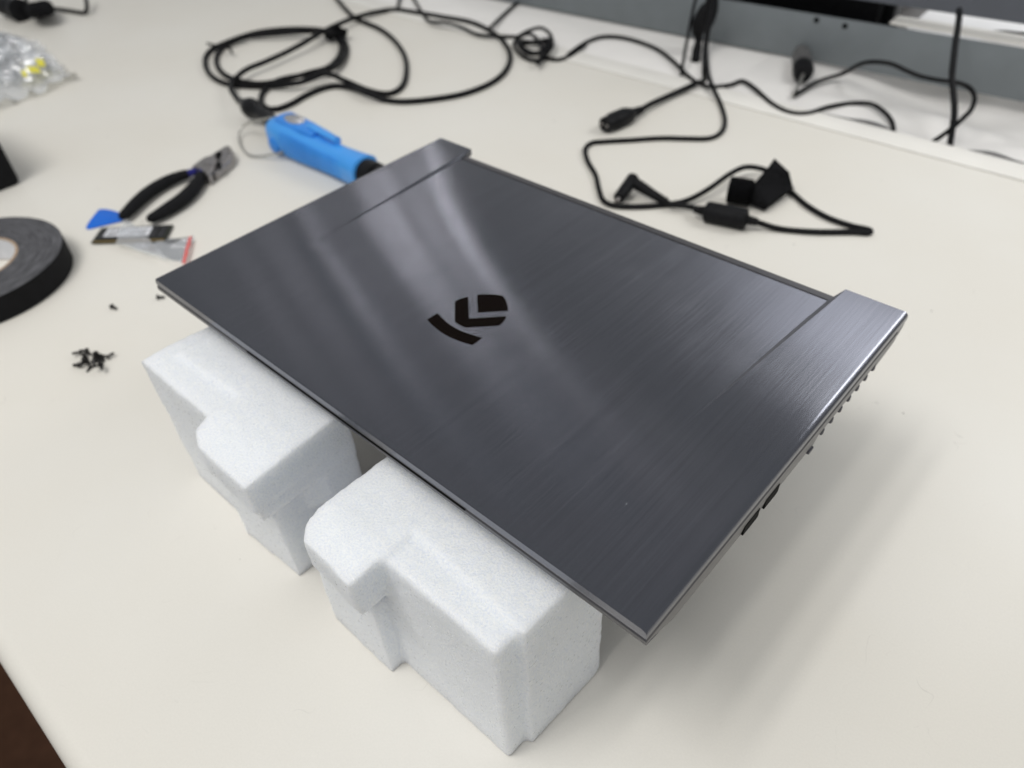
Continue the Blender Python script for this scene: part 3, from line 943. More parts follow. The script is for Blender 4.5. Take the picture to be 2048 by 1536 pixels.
# ------------------------------------------------------------------ blue opening pick
cp = tp(207, 440, 0)
bm = bmesh.new()
raw = [(172, 455), (176, 447), (186, 434), (196, 421), (202, 418.5), (215, 419), (232, 423), (247, 430), (252, 436), (246, 441), (235, 444), (215, 449), (190, 455), (176, 458)]
pts = [tp(u, v, 0.001) for u, v in raw]
pts = catmull(pts + [pts[0]], 3)[:-1]
prism(bm, [(p.x, p.y) for p in pts], 0.0004, 0.0014, 0.0003, 2)
o = mesh('opening_pick', bm, M_PICK, smooth=40); origin_to(o, Vector((cp.x, cp.y, 0)))
lab(o, 'flat blue triangular opening pick touching the end of a pliers grip', 'opening pick')

# ------------------------------------------------------------------ memory module
rc = tp(262, 470, 0)
ram = empty('memory_module', rc)
lab(ram, 'dark memory module with a white sticker below the pliers grips', 'memory module')
def z7(L): return [(150 + x / 7.585, 380 + y / 7.585) for x, y in L]
def flatpart(L, z0, z1, mat, name, par, bev=0, zz=None):
    pts = [tp(u, v, z1) for u, v in z7(L)]
    bm = bmesh.new(); prism(bm, [(p.x, p.y) for p in pts], z0, z1, bev, 1)
    return mesh(name, bm, mat, par)
A_, B_, C_, D_ = [tp(u, v, 0.0026) for u, v in z7([(240, 800), (400, 575), (1490, 525), (1370, 770)])]
def rq(s, t_): return (A_ * (1 - s) + D_ * s) * (1 - t_) + (B_ * (1 - s) + C_ * s) * t_
def rpart(s0, s1, t0, t1, z0, z1, mat, name, par, bev=0):
    P = [rq(s0, t0), rq(s1, t0), rq(s1, t1), rq(s0, t1)]
    bm = bmesh.new(); prism(bm, [(p.x, p.y) for p in P], z0, z1, bev, 1)
    return mesh(name, bm, mat, par)
board = rpart(0, 1, 0, 1, 0.0014, 0.0026, M_PCB, 'circuit_board', ram)
rpart(0.02, 0.98, 0.01, 0.11, 0.0026, 0.0027, M_GOLD, 'contacts', board)
for k in range(8):
    s = 0.05 + 0.114 * k + (0.01 if k > 3 else 0)
    rpart(s, s + 0.095, 0.20, 0.92, 0.0026, 0.0036, M_CHIP, 'chip', board, 0.0001)
st = rpart(0.13, 0.745, 0.30, 0.84, 0.0037, 0.0040, M_PAPER, 'sticker', ram)
for k, (s0, s1, t0) in enumerate(((0.16, 0.40, 0.66), (0.16, 0.34, 0.50), (0.16, 0.30, 0.38), (0.46, 0.72, 0.62), (0.46, 0.70, 0.46))):
    rpart(s0, s1, t0, t0 + 0.05, 0.0040, 0.00408, M_INK, 'print_line', st)

# ------------------------------------------------------------------ small zip bag and flap
def sheet(name, corners, mat, label=None, cat=None, n=26, amp=0.002, h=0.004, seed=0, freq=60, parent=None, edge0=0.0, thick=0.0):
    """crumpled film stretched over four pixel corners on the bench"""
    P = [tp(u, v, 0) for u, v in corners]
    bm = bmesh.new(); G = []
    for j in range(n + 1):
        row = []
        for i in range(n + 1):
            s, t_ = i / n, j / n
            q = (P[0] * (1 - s) + P[1] * s) * (1 - t_) + (P[3] * (1 - s) + P[2] * s) * t_
            w = Vector((q.x * freq, q.y * freq, seed))
            rg = 1 - abs(noise.noise(w)) * 2
            z = 0.0008 + h * (0.3 + 0.7 * math.sin(math.pi * s) * math.sin(math.pi * t_)) * max(0, 0.4 + 0.6 * noise.noise(w * 0.4)) + amp * max(0, rg) ** 2
            z += edge0
            q = Vector((q.x + noise.noise(w + Vector((5, 0, 0))) * amp, q.y + noise.noise(w + Vector((0, 9, 0))) * amp, max(0.0006, z)))
            row.append(bm.verts.new(q))
        G.append(row)
    for j in range(n):
        for i in range(n):
            bm.faces.new((G[j][i], G[j][i + 1], G[j + 1][i + 1], G[j + 1][i]))
    o = mesh(name, bm, mat, parent, smooth=50 if not label else 35)
    if label:
        c = sum(P, Vector()) / 4
        origin_to(o, Vector((c.x, c.y, 0)))
        lab(o, label, cat)
    return o
zb = empty('zip_bag', tp(330, 495, 0))
lab(zb, 'small clear zip bag with a pink red closing strip tucked beside the laptop', 'zip bag')
sheet('bag_film', z7([(800, 850), (1420, 760), (1810, 720), (1690, 1150)]) , M_FILM2, n=22, amp=0.0012, h=0.003, seed=3, parent=zb)
sheet('folded_flap', z7([(765, 470), (1060, 700), (1440, 1140), (650, 880)]), M_FILM3, n=22, amp=0.0014, h=0.006, seed=8, parent=zb, edge0=0.0035)
a, b = tp(*z7([(1752, 715)])[0], 0.005), tp(*z7([(1650, 1110)])[0], 0.005)
bm = bmesh.new(); tube(bm, [a, a.lerp(b, 0.5) + Vector((0, 0, 0.001)), b], 0.0016, 8, 0.5)
mesh('closing_strip', bm, M_REDP, zb, smooth=60)

# ------------------------------------------------------------------ plastic bags top left
pb = empty('plastic_bag', tp(40, 150, 0))
lab(pb, 'crumpled shiny clear plastic bag at the upper left edge', 'plastic bag')
sheet('bag_film', [(-110, 40), (70, 92), (160, 163), (-110, 262)], M_FILM, n=60, amp=0.010, h=0.02, seed=11, freq=34, parent=pb)
sheet('bag_film', [(-110, 70), (40, 95), (120, 150), (-110, 215)], M_FILM, n=50, amp=0.012, h=0.03, seed=17, freq=48, parent=pb, edge0=0.004)
for (u, v, w_, h_) in ((80, 124, 11, 8), (66, 138, 16, 6), (48, 146, 7, 6)):
    P = [tp(u + a_, v + b_, 0.022) for a_, b_ in ((-w_, -h_ * .8), (w_ * .4, -h_), (w_, h_ * .8), (-w_ * .3, h_))]
    bm = bmesh.new(); prism(bm, [(p.x, p.y) for p in P], 0.0205, 0.022, 0)
    mesh('yellow_print', bm, M_YEL, pb)
# rod-like roll inside the bag
bm = bmesh.new(); tube(bm, catmull([tp(-60, 135, 0.008), tp(0, 138, 0.008), tp(58, 122, 0.008)], 6), 0.006, 8)
mesh('wrapped_cord', bm, M_BLACK, pb, smooth=60)

# ------------------------------------------------------------------ microphone-like plug, top left
mc = empty('barrel_plug', tp(40, 15, 0))
lab(mc, 'dark grey barrel connector beside a round black cable bundle at the top left corner', 'connector')
a, b = tp(2, 10, 0.018), tp(38, 20, 0.018)
bm = bmesh.new(); L_ = (b - a).length
lathe(bm, [(0, 0.006), (0.002, 0.013), (0.006, 0.015), (L_ * 0.95, 0.016), (L_, 0.014), (L_ + 0.004, 0.008)], frame(a, b), 24)
mesh('barrel', bm, M_CABLE2, mc, smooth=40)
a2 = a.lerp(b, 0.86)
bm = bmesh.new(); lathe(bm, [(0, 0.0165), (0.001, 0.0185), (L_ * 0.2, 0.019), (L_ * 0.21, 0.017)], frame(a2, b + (b - a2) * 0.3), 24)
mesh('collar', bm, M_BLACK, mc, smooth=40)
bun = empty('cable_bundle', tp(80, 18, 0))
lab(bun, 'round black bundle of coiled cord with a free tail, top left corner', 'cable')
for k in range(5):
    c = tp(80, 18, 0.012 + 0.004 * k)
    R_ = 0.017 - 0.0015 * abs(k - 2)
    pth = [c + Vector((R_ * math.cos(a_), R_ * math.sin(a_) * 0.9, 0.003 * math.sin(3 * a_ + k))) for a_ in [2 * math.pi * i / 24 for i in range(25)]]
    bm = bmesh.new(); tube(bm, pth, 0.0075, 10)
    mesh('coil', bm, M_VELCRO, bun, smooth=60)
bm = bmesh.new(); tube(bm, ctube([(88, 20, .01), (110, 18, .004), (135, 21), (160, 25), (171, 25), (174, 12, .01), (170, -14, .02)], 0.0035), 0.0035)
mesh('cord', bm, M_CABLE, bun, smooth=60)
bm = bmesh.new(); tube(bm, ctube([(45, 23, .012), (52, 10, .02), (53, -14, .03)], 0.0028), 0.0028)
mesh('cord', bm, M_CABLE, mc, smooth=60)

# ------------------------------------------------------------------ blue electric screwdriver
def z5(L): return [(440 + x / 5.12, 160 + y / 5.12) for x, y in L]
ZA = 0.0195
A0 = tp(556, 262, ZA); B0 = tp(731, 341, ZA)
drv = empty('electric_screwdriver', Vector((A0.x, A0.y, 0)), math.atan2(B0.y - A0.y, B0.x - A0.x))
lab(drv, 'sky blue corded electric screwdriver lying behind the laptop', 'screwdriver')
LD = Vector((B0.x - A0.x, B0.y - A0.y)).length
def loft(secs, seg=32, ex=2.6):
    """secs (t, halfwidth, halfheight, yoff, zoff) along local x"""
    bm = bmesh.new(); rings = []
    for t_, hw, hh, yo, zo in secs:
        ring = []
        for k in range(seg):
            a = 2 * math.pi * k / seg
            c, s = math.cos(a), math.sin(a)
            ring.append(bm.verts.new((t_, yo + hw * abs(c) ** (2 / ex) * (1 if c >= 0 else -1), zo + hh * abs(s) ** (2 / ex) * (1 if s >= 0 else -1))))
        rings.append(ring)
    for a, b in zip(rings, rings[1:]):
        for k in range(seg):
            bm.faces.new((a[k], a[(k + 1) % seg], b[(k + 1) % seg], b[k]))
    bm.faces.new(rings[0][::-1]); bm.faces.new(rings[-1])
    return bm
secs = [(-0.003, 0.010, 0.012, 0, ZA), (0.0, 0.0155, 0.0165, 0, ZA), (0.006, 0.0185, 0.0185, 0, ZA), (0.020, 0.0192, 0.0190, 0, ZA),
        (0.045, 0.0190, 0.0185, 0, ZA), (0.070, 0.0172, 0.0172, 0, 0.0178), (0.095, 0.0158, 0.0160, 0, 0.0168), (0.120, 0.0156, 0.0158, 0, 0.0165),
        (LD - 0.010, 0.0168, 0.0165, 0, 0.0172), (LD, 0.0174, 0.0170, 0, 0.0176), (LD + 0.001, 0.0150, 0.0150, 0, 0.0176)]
body = mesh('body', loft(secs), M_BLUE, drv, smooth=35, world_space=False)
# raised grip ribs (side facing the camera)
for k in range(24):
    t_ = 0.034 + k * 0.0044
    if t_ > LD - 0.014: break
    f_ = 0.0192 - 0.0035 * sstep((t_ - 0.04) / 0.07)
    bm = bmesh.new()
    pth = []
    for a in range(-50, 41, 10):
        ar = math.radians(a)
        pth.append(Vector((t_, -(f_ + 0.0002) * abs(math.cos(ar)) ** 0.77, (ZA - 0.002 * sstep((t_ - 0.04) / 0.06)) + f_ * abs(math.sin(ar)) ** 0.77 * (1 if ar >= 0 else -1))))
    tube(bm, pth, 0.0012, 6)
    mesh('grip_rib', bm, M_BLUE, body, smooth=60, world_space=False)
# top panel, silver label, lever
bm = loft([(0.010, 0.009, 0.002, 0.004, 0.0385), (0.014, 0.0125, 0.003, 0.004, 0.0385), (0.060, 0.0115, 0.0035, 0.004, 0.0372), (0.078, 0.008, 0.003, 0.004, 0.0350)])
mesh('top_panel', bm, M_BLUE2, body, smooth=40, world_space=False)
bm = bmesh.new()
prism(bm, [(0.020 + 0.016 * (1 + math.cos(a)), 0.004 + 0.0085 * math.sin(a)) for a in [2 * math.pi * k / 28 for k in range(28)]], 0.0395, 0.0421, 0.0004, 2)
mesh('silver_label', bm, M_SILVER, body, smooth=40, world_space=False)
bm = loft([(0.058, 0.004, 0.0010, 0.006, 0.0402), (0.066, 0.0055, 0.002, 0.006, 0.0405), (0.088, 0.005, 0.0025, 0.006, 0.0385), (0.108, 0.0045, 0.0025, 0.006, 0.0365), (0.110, 0.0045, 0.0045, 0.006, 0.0355), (0.111, 0.003, 0.003, 0.006, 0.034)])
mesh('start_lever', bm, M_BLUE, body, smooth=40, world_space=False)
# round button on the side facing the camera
bm = bmesh.new()
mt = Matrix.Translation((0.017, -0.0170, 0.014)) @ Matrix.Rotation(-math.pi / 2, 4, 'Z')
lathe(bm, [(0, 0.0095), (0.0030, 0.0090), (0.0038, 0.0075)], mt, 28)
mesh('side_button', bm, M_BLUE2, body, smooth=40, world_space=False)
# nose and collar running under the laptop's rear corner
bm = bmesh.new()
lathe(bm, [(LD - 0.002, 0.0140), (LD + 0.004, 0.0150), (LD + 0.018, 0.0145), (LD + 0.019, 0.0120), (LD + 0.022, 0.0120), (LD + 0.023, 0.0142), (LD + 0.036, 0.0135), (LD + 0.042, 0.0085), (LD + 0.060, 0.0060), (LD + 0.061, 0.003)], Matrix.Translation((0, 0, 0.0176)), 32)
mesh('nose_collar', bm, M_BLACK, drv, smooth=30, world_space=False)
# strain relief and swivel at the back
sr = [A0, tp(538, 238, 0.018), tp(515, 224, 0.018), tp(491, 209, 0.017), tp(476, 200, 0.014)]
bm = bmesh.new(); tube(bm, catmull(sr, 5), [0.0105] * 3 + [0.0090] * 5 + [0.0080] * 3 + [0.0110, 0.0125, 0.0120, 0.0095] + [0.0075, 0.0060, 0.0050, 0.0045, 0.0042, 0.0040], 20)
mesh('strain_relief', bm, M_BLACK, drv, smooth=50)
# hanging wire loop
wl = [(740, 398, .036), (660, 382, .036), (560, 382, .034), (450, 400, .028), (330, 425, .020), (250, 465, .012), (200, 540, .006), (195, 620, .004), (235, 710, .003), (310, 770, .003), (430, 778, .004), (560, 758, .008), (650, 738, .012)]
W_ = []
for x, y, h in wl:
    u, v = z5([(x, y)])[0]; W_.append(tp(u, v, h))
bm = bmesh.new(); tube(bm, catmull(W_, 7), 0.0012, 8)
mesh('wire_loop', bm, M_WIRE, drv, smooth=60)

# ------------------------------------------------------------------ driver cable
def z2(L): return [(400 + p[0] / 2.56, p[1] / 2.56) + tuple(p[2:]) for p in L]
RC = 0.0036
path = z2([(195, 512, .010), (165, 470, .008), (158, 435, .007), (180, 402, .008), (240, 355, .008), (330, 318, .008), (430, 273, .008), (520, 226, .010), (600, 178, .012), (690, 132, .010), (790, 92, .006), (900, 62, .002), (1000, 50), (1120, 66), (1250, 88), (1380, 112), (1480, 155), (1555, 215), (1588, 290), (1560, 368), (1480, 430), (1350, 480), (1200, 507), (1050, 520), (950, 512), (860, 480, .006), (780, 450, .002), (700, 440), (620, 456), (540, 490), (470, 530), (400, 557), (345, 555), (312, 520), (325, 470), (375, 423, .004), (450, 398, .008), (560, 380, .008), (650, 360, .008), (722, 318, .004), (752, 262), (735, 205, .004), (680, 168, .010), (560, 162, .008), (400, 172, .006), (250, 188, .003), (150, 222), (90, 278), (92, 345), (160, 400, .003), (300, 428, .005), (450, 404, .007), (560, 372, .010), (650, 348, .010), (700, 305, .006), (722, 250, .002), (705, 200, .004), (640, 158, .014), (480, 148, .010), (300, 165, .006), (150, 212, .006), (50, 262), (26, 325), (60, 390), (150, 432), (300, 443), (500, 425, .007), (640, 378, .012), (740, 412, .006), (860, 462), (960, 480), (1025, 452), (1054, 390), (1050, 295), (1000, 212), (920, 148), (800, 95), (740, 40), (690, -20), (650, -80)])
cab = empty('driver_cable', tp(560, 150, 0))
lab(cab, 'thick black cable of the blue screwdriver coiled in large loops', 'cable')
bm = bmesh.new(); tube(bm, ctube(path, RC, 7), RC, 10)
mesh('cord', bm, M_CABLE, cab, smooth=60)
# tie holding the coil
c = tp(400 + 705 / 2.56, 175 / 2.56, 0.010)
for k in range(7):
    q = c + Vector((random.uniform(-.010, .010), random.uniform(-.012, .012), random.uniform(-.004, .008)))
    d = Vector((random.uniform(-1, 1), random.uniform(-1, 1), random.uniform(-.3, .6))).normalized() * 0.013
    bm = bmesh.new(); tube(bm, [q - d, q, q + d], [0.004, 0.0075, 0.004], 8, 0.7)
    mesh('cable_tie', bm, M_VELCRO, cab, smooth=60)
bm = bmesh.new(); tube(bm, catmull([tp(*z2([(38, 224)])[0], 0.012), tp(*z2([(90, 235)])[0], 0.014), tp(*z2([(150, 248)])[0], 0.012), tp(*z2([(165, 275)])[0], 0.006)], 5), 0.0019, 8)
mesh('wire_tie', bm, M_CABLE2, cab, smooth=60)

# ------------------------------------------------------------------ thin cords at the top
def cord(name, pts, r, label, mat=M_CABLE2, cat='cable', n=8):
    W_ = ctube(pts, r, n)
    bm = bmesh.new(); tube(bm, W_, r, 8)
    o = mesh(name, bm, mat, smooth=60)
    mid = W_[len(W_) // 2]
    origin_to(o, Vector((mid.x, mid.y, 0)))
    lab(o, label, cat)
    return o
def z3(L): return [(1100 + p[0] / 2.16, p[1] / 2.16) + tuple(p[2:]) for p in L]
RT = 0.0026
lc = empty('thin_cable', tp(1080, 90, 0))
lab(lc, 'thin black cable wound into a small ring, its tail snaking to the bench rear', 'cable')
p = z2([(1060, -60), (1095, -5), (1140, 70), (1175, 108, .002), (1260, 118, .008), (1340, 140, .004), (1420, 175, .002), (1520, 186, .004), (1620, 188)])
p += [(1036, 73, .004), (1056, 62, .012), (1082, 56, .012), (1101, 70, .010), (1104, 92, .010), (1090, 112, .006), (1068, 122), (1044, 112), (1028, 92), (1036, 76, .006), (1060, 68, .012), (1078, 84, .012), (1084, 106, .010), (1075, 128, .006)]
p += z2([(1760, 300), (1830, 306), (1900, 282), (1975, 225)]) + z3([(75, 240), (150, 185), (230, 158), (330, 165), (450, 205), (530, 262), (590, 322), (640, 358), (700, 375), (780, 366), (830, 350), (880, 378), (960, 448), (1040, 485), (1120, 487), (1200, 462), (1300, 446), (1390, 450), (1450, 490), (1478, 530), (1484, 566, -.002), (1486, 600, -.02)])
bm = bmesh.new(); tube(bm, ctube(p, RT, 7), RT, 8)
mesh('cord', bm, M_CABLE2, lc, smooth=60)
for (u, v, rr, hh) in ((1066, 92, 0.021, 0.006), (1070, 90, 0.023, 0.013)):
    c = tp(u, v, hh)
    pth = [c + Vector((rr * math.cos(a), rr * 0.95 * math.sin(a), 0.004 * math.sin(a * 2))) for a in [2 * math.pi * i / 36 for i in range(37)]]
    bm = bmesh.new(); tube(bm, pth, 0.0034, 10)
    mesh('coil', bm, M_CABLE, lc, smooth=60)
cord('thin_cable', z2([(1045, -60), (1022, -5), (1012, 45)]), RT, 'short black cord running off the top edge above the big coil')
cord('thin_cable', z2([(1720, -60), (1640, 0), (1560, 70), (1480, 148, .004)]), RT, 'straight black cord running diagonally off the top edge, left of the small ring')
cord('thin_cable', z2([(1800, -30), (1880, 8), (1960, 45), (2048, 66)]) + [(1235, 30), (1248, 30)], 0.003, 'black cord lying in front of the left end of the grey rail')

# ------------------------------------------------------------------ laptop power lead
pc = empty('power_lead', tp(1400, 410, 0))
lab(pc, 'black laptop power lead with angled plug, ferrite bead and velcro strap', 'power cable')
RP = 0.0027
p = z3([(700, -60, .075), (690, 10, .055), (682, 80, .035), (677, 170, .015), (676, 240, .006), (684, 320, .006), (702, 375, .005), (735, 445), (755, 515), (742, 568), (690, 597), (600, 599), (480, 597), (350, 605), (230, 612), (180, 618), (152, 645), (162, 695), (196, 755), (210, 815), (232, 868), (290, 890), (400, 892), (500, 884), (590, 866, .003), (680, 820, .008), (780, 750, .010), (850, 722, .008), (930, 735, .006), (985, 775, .006), (1040, 828), (1110, 888), (1200, 940), (1300, 975), (1360, 988, .001), (1384, 998, .001), (1370, 1006), (1300, 1002), (1150, 1002), (1000, 990), (900, 962, .004), (840, 945, .007)])
bm = bmesh.new(); tube(bm, ctube(p, RP, 7), RP, 10)
mesh('cord', bm, M_CABLE2, pc, smooth=60)
p = z3([(690, 915, .007), (640, 902, .005), (580, 890, .004), (515, 884, .004)])
bm = bmesh.new(); tube(bm, ctube(p, RP, 7), RP, 10)
mesh('cord', bm, M_CABLE2, pc, smooth=60)
a = tp(*z3([(668, 912)])[0], 0.0095); b = tp(*z3([(852, 950)])[0], 0.0095)
L_ = (b - a).length
bm = bmesh.new()
lathe(bm, [(0, 0.006), (0.001, 0.0088), (0.003, 0.0098), (L_ - 0.003, 0.0098), (L_ - 0.001, 0.0090), (L_, 0.006)], frame(a, b), 28)
mesh('ferrite_bead', bm, M_CABLE2, pc, smooth=40)
for s0, sgn in ((a, -1), (b, 1)):
    d = (b - a).normalized() * sgn
    bm = bmesh.new()
    prof = []
    for k in range(4):
        prof += [(0.0026 * k, 0.0050 - 0.0004 * k), (0.0026 * k + 0.0014, 0.0050 - 0.0004 * k), (0.0026 * k + 0.0015, 0.0034), (0.0026 * k + 0.0025, 0.0034)]
    lathe(bm, prof, frame(s0 - d * 0.0005, s0 + d), 16)
    mesh('strain_relief', bm, M_CABLE2, pc, smooth=30)
# angled barrel plug
c = tp(*z3([(352, 782)])[0], 0.013)
t1 = tp(*z3([(515, 882)])[0], 0.005)
t2 = tp(*z3([(296, 858)])[0], 0.008)
bm = bmesh.new(); tube(bm, catmull([t1, t1.lerp(c, 0.35), t1.lerp(c, 0.7), c], 4), [0.0032, 0.0034, 0.0037, 0.0040, 0.0043, 0.0046, 0.0049, 0.0052, 0.0054, 0.0056, 0.0057, 0.0058, 0.0058], 14)
mesh('plug_sleeve', bm, M_CABLE2, pc, smooth=50)
for k in range(4):
    q = t1.lerp(c, 0.10 + 0.09 * k)
    bm = bmesh.new(); tube(bm, [q, q + (c - t1).normalized() * 0.0012], 0.0046, 14)
    mesh('sleeve_rib', bm, M_CABLE2, pc, smooth=30)
bm = bmesh.new(); dd = (t2 - c).normalized()
lathe(bm, [(-0.006, 0.003), (-0.0055, 0.0055), (-0.004, 0.0066), (0.018, 0.0062), ((t2 - c).length - 0.001, 0.0058), ((t2 - c).length, 0.0050)], frame(c, t2), 20)
mesh('plug_head', bm, M_CABLE, pc, smooth=40)
bm = bmesh.new(); lathe(bm, [(0, 0.0026), (0.005, 0.0026)], frame(t2 - dd * 0.0005, t2 + dd), 16)
mesh('plug_tip', bm, M_STEEL, pc, smooth=40)
# velcro strap: folded band and loop
def strap(pix, hs, w0, name):
    """band standing on edge along pixels, from height h0 to h1"""
    bm = bmesh.new()
    rows = []
    for (u, v), (h0, h1) in zip(pix, hs):
        q = tp(u, v, h0)
        rows.append((bm.verts.new(q), bm.verts.new((q.x, q.y, h1))))
    for a, b in zip(rows, rows[1:]):
        bm.faces.new((a[0], b[0], b[1], a[1]))
    bmesh.ops.solidify(bm, geom=bm.faces[:], thickness=w0)
    bmesh.ops.bevel(bm, geom=bm.edges[:], offset=0.0004, segments=1, affect='EDGES')
    return mesh(name, bm, M_VELCRO, pc, smooth=40)
q1, q2 = z3([(870, 870)])[0], z3([(1000, 760)])[0]
bm = bmesh.new()
Pq = [tp(*z3([xy])[0], h) for xy, h in (((862, 880), 0.004), ((925, 905), 0.004), ((1035, 830), 0.006), ((1020, 765), 0.018), ((960, 708), 0.024), ((930, 745), 0.022), ((868, 815), 0.014))]
lowv = [bm.verts.new(q) for q in Pq]
hiv = [bm.verts.new(q + Vector((0.002, -0.001, 0.006))) for q in Pq]
bm.faces.new(lowv); bm.faces.new(hiv[::-1])
for i in range(len(Pq)): bm.faces.new((lowv[i], lowv[(i + 1) % len(Pq)], hiv[(i + 1) % len(Pq)], hiv[i]))
bmesh.ops.triangulate(bm, faces=bm.faces[:])
bmesh.ops.bevel(bm, geom=bm.edges[:], offset=0.0007, segments=2, affect='EDGES')
mesh('velcro_strap', bm, M_VELCRO, pc, smooth=40)
bm = bmesh.new()
cl = tp(*z3([(812, 880)])[0], 0.0)
ax = (tp(*z3([(860, 885)])[0], 0) - tp(*z3([(765, 870)])[0], 0)); wv = ax.normalized()
up_ = Vector((0, 0, 1)); fw = up_.cross(wv)
hw = ax.length / 2
for sgn in (0,):
    ring_a, ring_b = [], []
    for k in range(28):
        a_ = 2 * math.pi * k / 28
        q = cl + Vector((0, 0, 0.0135)) + fw * (0.0125 * math.cos(a_)) + up_ * (0.0125 * math.sin(a_))
        ring_a.append(bm.verts.new(q - wv * hw)); ring_b.append(bm.verts.new(q + wv * hw))
    for k in range(28):
        bm.faces.new((ring_a[k], ring_a[(k + 1) % 28], ring_b[(k + 1) % 28], ring_b[k]))
bmesh.ops.solidify(bm, geom=bm.faces[:], thickness=0.0016)
mesh('velcro_loop', bm, M_VELCRO, pc, smooth=40)

# ------------------------------------------------------------------ mains cord with connector
mp_ = empty('mains_cord', tp(1250, 235, 0))
lab(mp_, 'black mains cord ending in a three-hole connector behind the laptop', 'power cable')
p = z3([(385, 478, .004), (440, 447, .004), (500, 420, .003), (570, 388, .002), (630, 360, .003), (665, 348, .010), (668, 300, .030), (672, 200, .050), (690, 90, .075), (712, -20, .10), (725, -60, .11)])
bm = bmesh.new(); tube(bm, ctube(p, 0.0034, 7), 0.0034, 10)
mesh('cord', bm, M_CABLE, mp_, smooth=60)
a = tp(*z3([(236, 540)])[0], 0.010); b = tp(*z3([(392, 475)])[0], 0.008)
L_ = (b - a).length
fm = frame(a, b)
def floc(secs, fm, seg=20, ex=3):
    bm = bmesh.new(); rings = []
    for t_, hw_, hh_ in secs:
        ring = []
        for k in range(seg):
            an = 2 * math.pi * k / seg; c_, s_ = math.cos(an), math.sin(an)
            ring.append(bm.verts.new(fm @ Vector((t_, hw_ * abs(c_) ** (2 / ex) * (1 if c_ >= 0 else -1), hh_ * abs(s_) ** (2 / ex) * (1 if s_ >= 0 else -1)))))
        rings.append(ring)
    for x, y in zip(rings, rings[1:]):
        for k in range(seg): bm.faces.new((x[k], x[(k + 1) % seg], y[(k + 1) % seg], y[k]))
    bm.faces.new(rings[0][::-1]); bm.faces.new(rings[-1])
    return bm
mesh('connector', floc([(0, 0.0085, 0.0075), (0.012, 0.0092, 0.0082), (0.014, 0.0105, 0.0090), (L_ * 0.60, 0.0105, 0.0088), (L_ * 0.72, 0.0078, 0.0070), (L_ * 0.76, 0.0066, 0.0062)], fm), M_BLACK, mp_, smooth=40)
for k in range(4):
    t_ = L_ * 0.78 + k * 0.0042
    mesh('strain_rib', floc([(t_, 0.0060 - 0.0004 * k, 0.0056 - 0.0004 * k), (t_ + 0.0022, 0.0060 - 0.0004 * k, 0.0056 - 0.0004 * k)], fm, ex=2), M_BLACK, mp_, smooth=40)
for k in (-1, 1):
    mesh('contact_tip', floc([(-0.0008, 0.0018, 0.0018), (0.001, 0.0018, 0.0018)], fm @ Matrix.Translation((0, 0.0042 * k, 0)), 10, 2), M_STEEL, mp_, smooth=40)
bm = bmesh.new(); tube(bm, [a + Vector((0, 0, .004)), a + Vector((0, 0, .0055)) + (b - a) * 0.2], 0.002, 8)
mesh('contact_tip', bm, M_GAP, mp_, smooth=40)

# ------------------------------------------------------------------ things hanging in front of the rail
def z8(L): return [(1340 + x / 6.98, y / 6.98) for x, y in L]
bm = bmesh.new()
W_ = catmull([ty(u, v, y) for (u, v), y in zip(z8([(390, -120), (340, 60), (265, 420), (200, 760), (155, 1050)]), (0.84, 0.83, 0.80, 0.77, 0.745))], 6)
tube(bm, W_, 0.0022, 8)
o = mesh('straight_cable', bm, M_CABLE, smooth=60); origin_to(o, W_[0])
lab(o, 'thin black cord hanging straight in front of the grey rail, leftmost of the bundle', 'cable')
bm = bmesh.new()
W_ = catmull([ty(u, v, y) for (u, v), y in zip(z8([(420, 420), (400, 560), (375, 700), (355, 850), (345, 930)]), (0.82, 0.815, 0.81, 0.80, 0.80))], 4)
tube(bm, W_, [0.004] * 3 + [0.0050] * 4 + [0.0060] * 6 + [0.0048, 0.0040, 0.0030, 0.0015], 12, 0.6)
o = mesh('hanging_clip', bm, M_MATTE, smooth=60); origin_to(o, W_[0])
lab(o, 'flat dark oval cable end dangling below the plug bundle', 'cable end')
bm = bmesh.new()
W_ = catmull([ty(u, v, 0.82) for (u, v) in z8([(560, -60), (520, 60), (460, 180), (420, 300), (400, 420), (370, 470)])], 4)
N = len(W_)
tube(bm, W_, [0.005] * 5 + [0.009 + 0.004 * math.sin((i - 5) / (N - 5) * math.pi) for i in range(5, N)], 14, 0.7)
o = mesh('plug_bundle', bm, M_CABLE2, smooth=60); origin_to(o, W_[0])
lab(o, 'dark grey plug hanging in front of the rail among the black cords', 'plug')
bm = bmesh.new()
W_ = catmull([ty(u, v, 0.83) for (u, v) in z8([(620, -60), (590, 60), (560, 180), (520, 320), (490, 430)])], 4)
N = len(W_)
tube(bm, W_, [0.006 + 0.005 * math.sin(i / N * math.pi) for i in range(N)], 12, 0.8)
o = mesh('plug_bundle', bm, M_MATTE, smooth=60); origin_to(o, W_[0])
lab(o, 'black strap bundle hanging in front of the rail, right of the grey plug', 'strap')

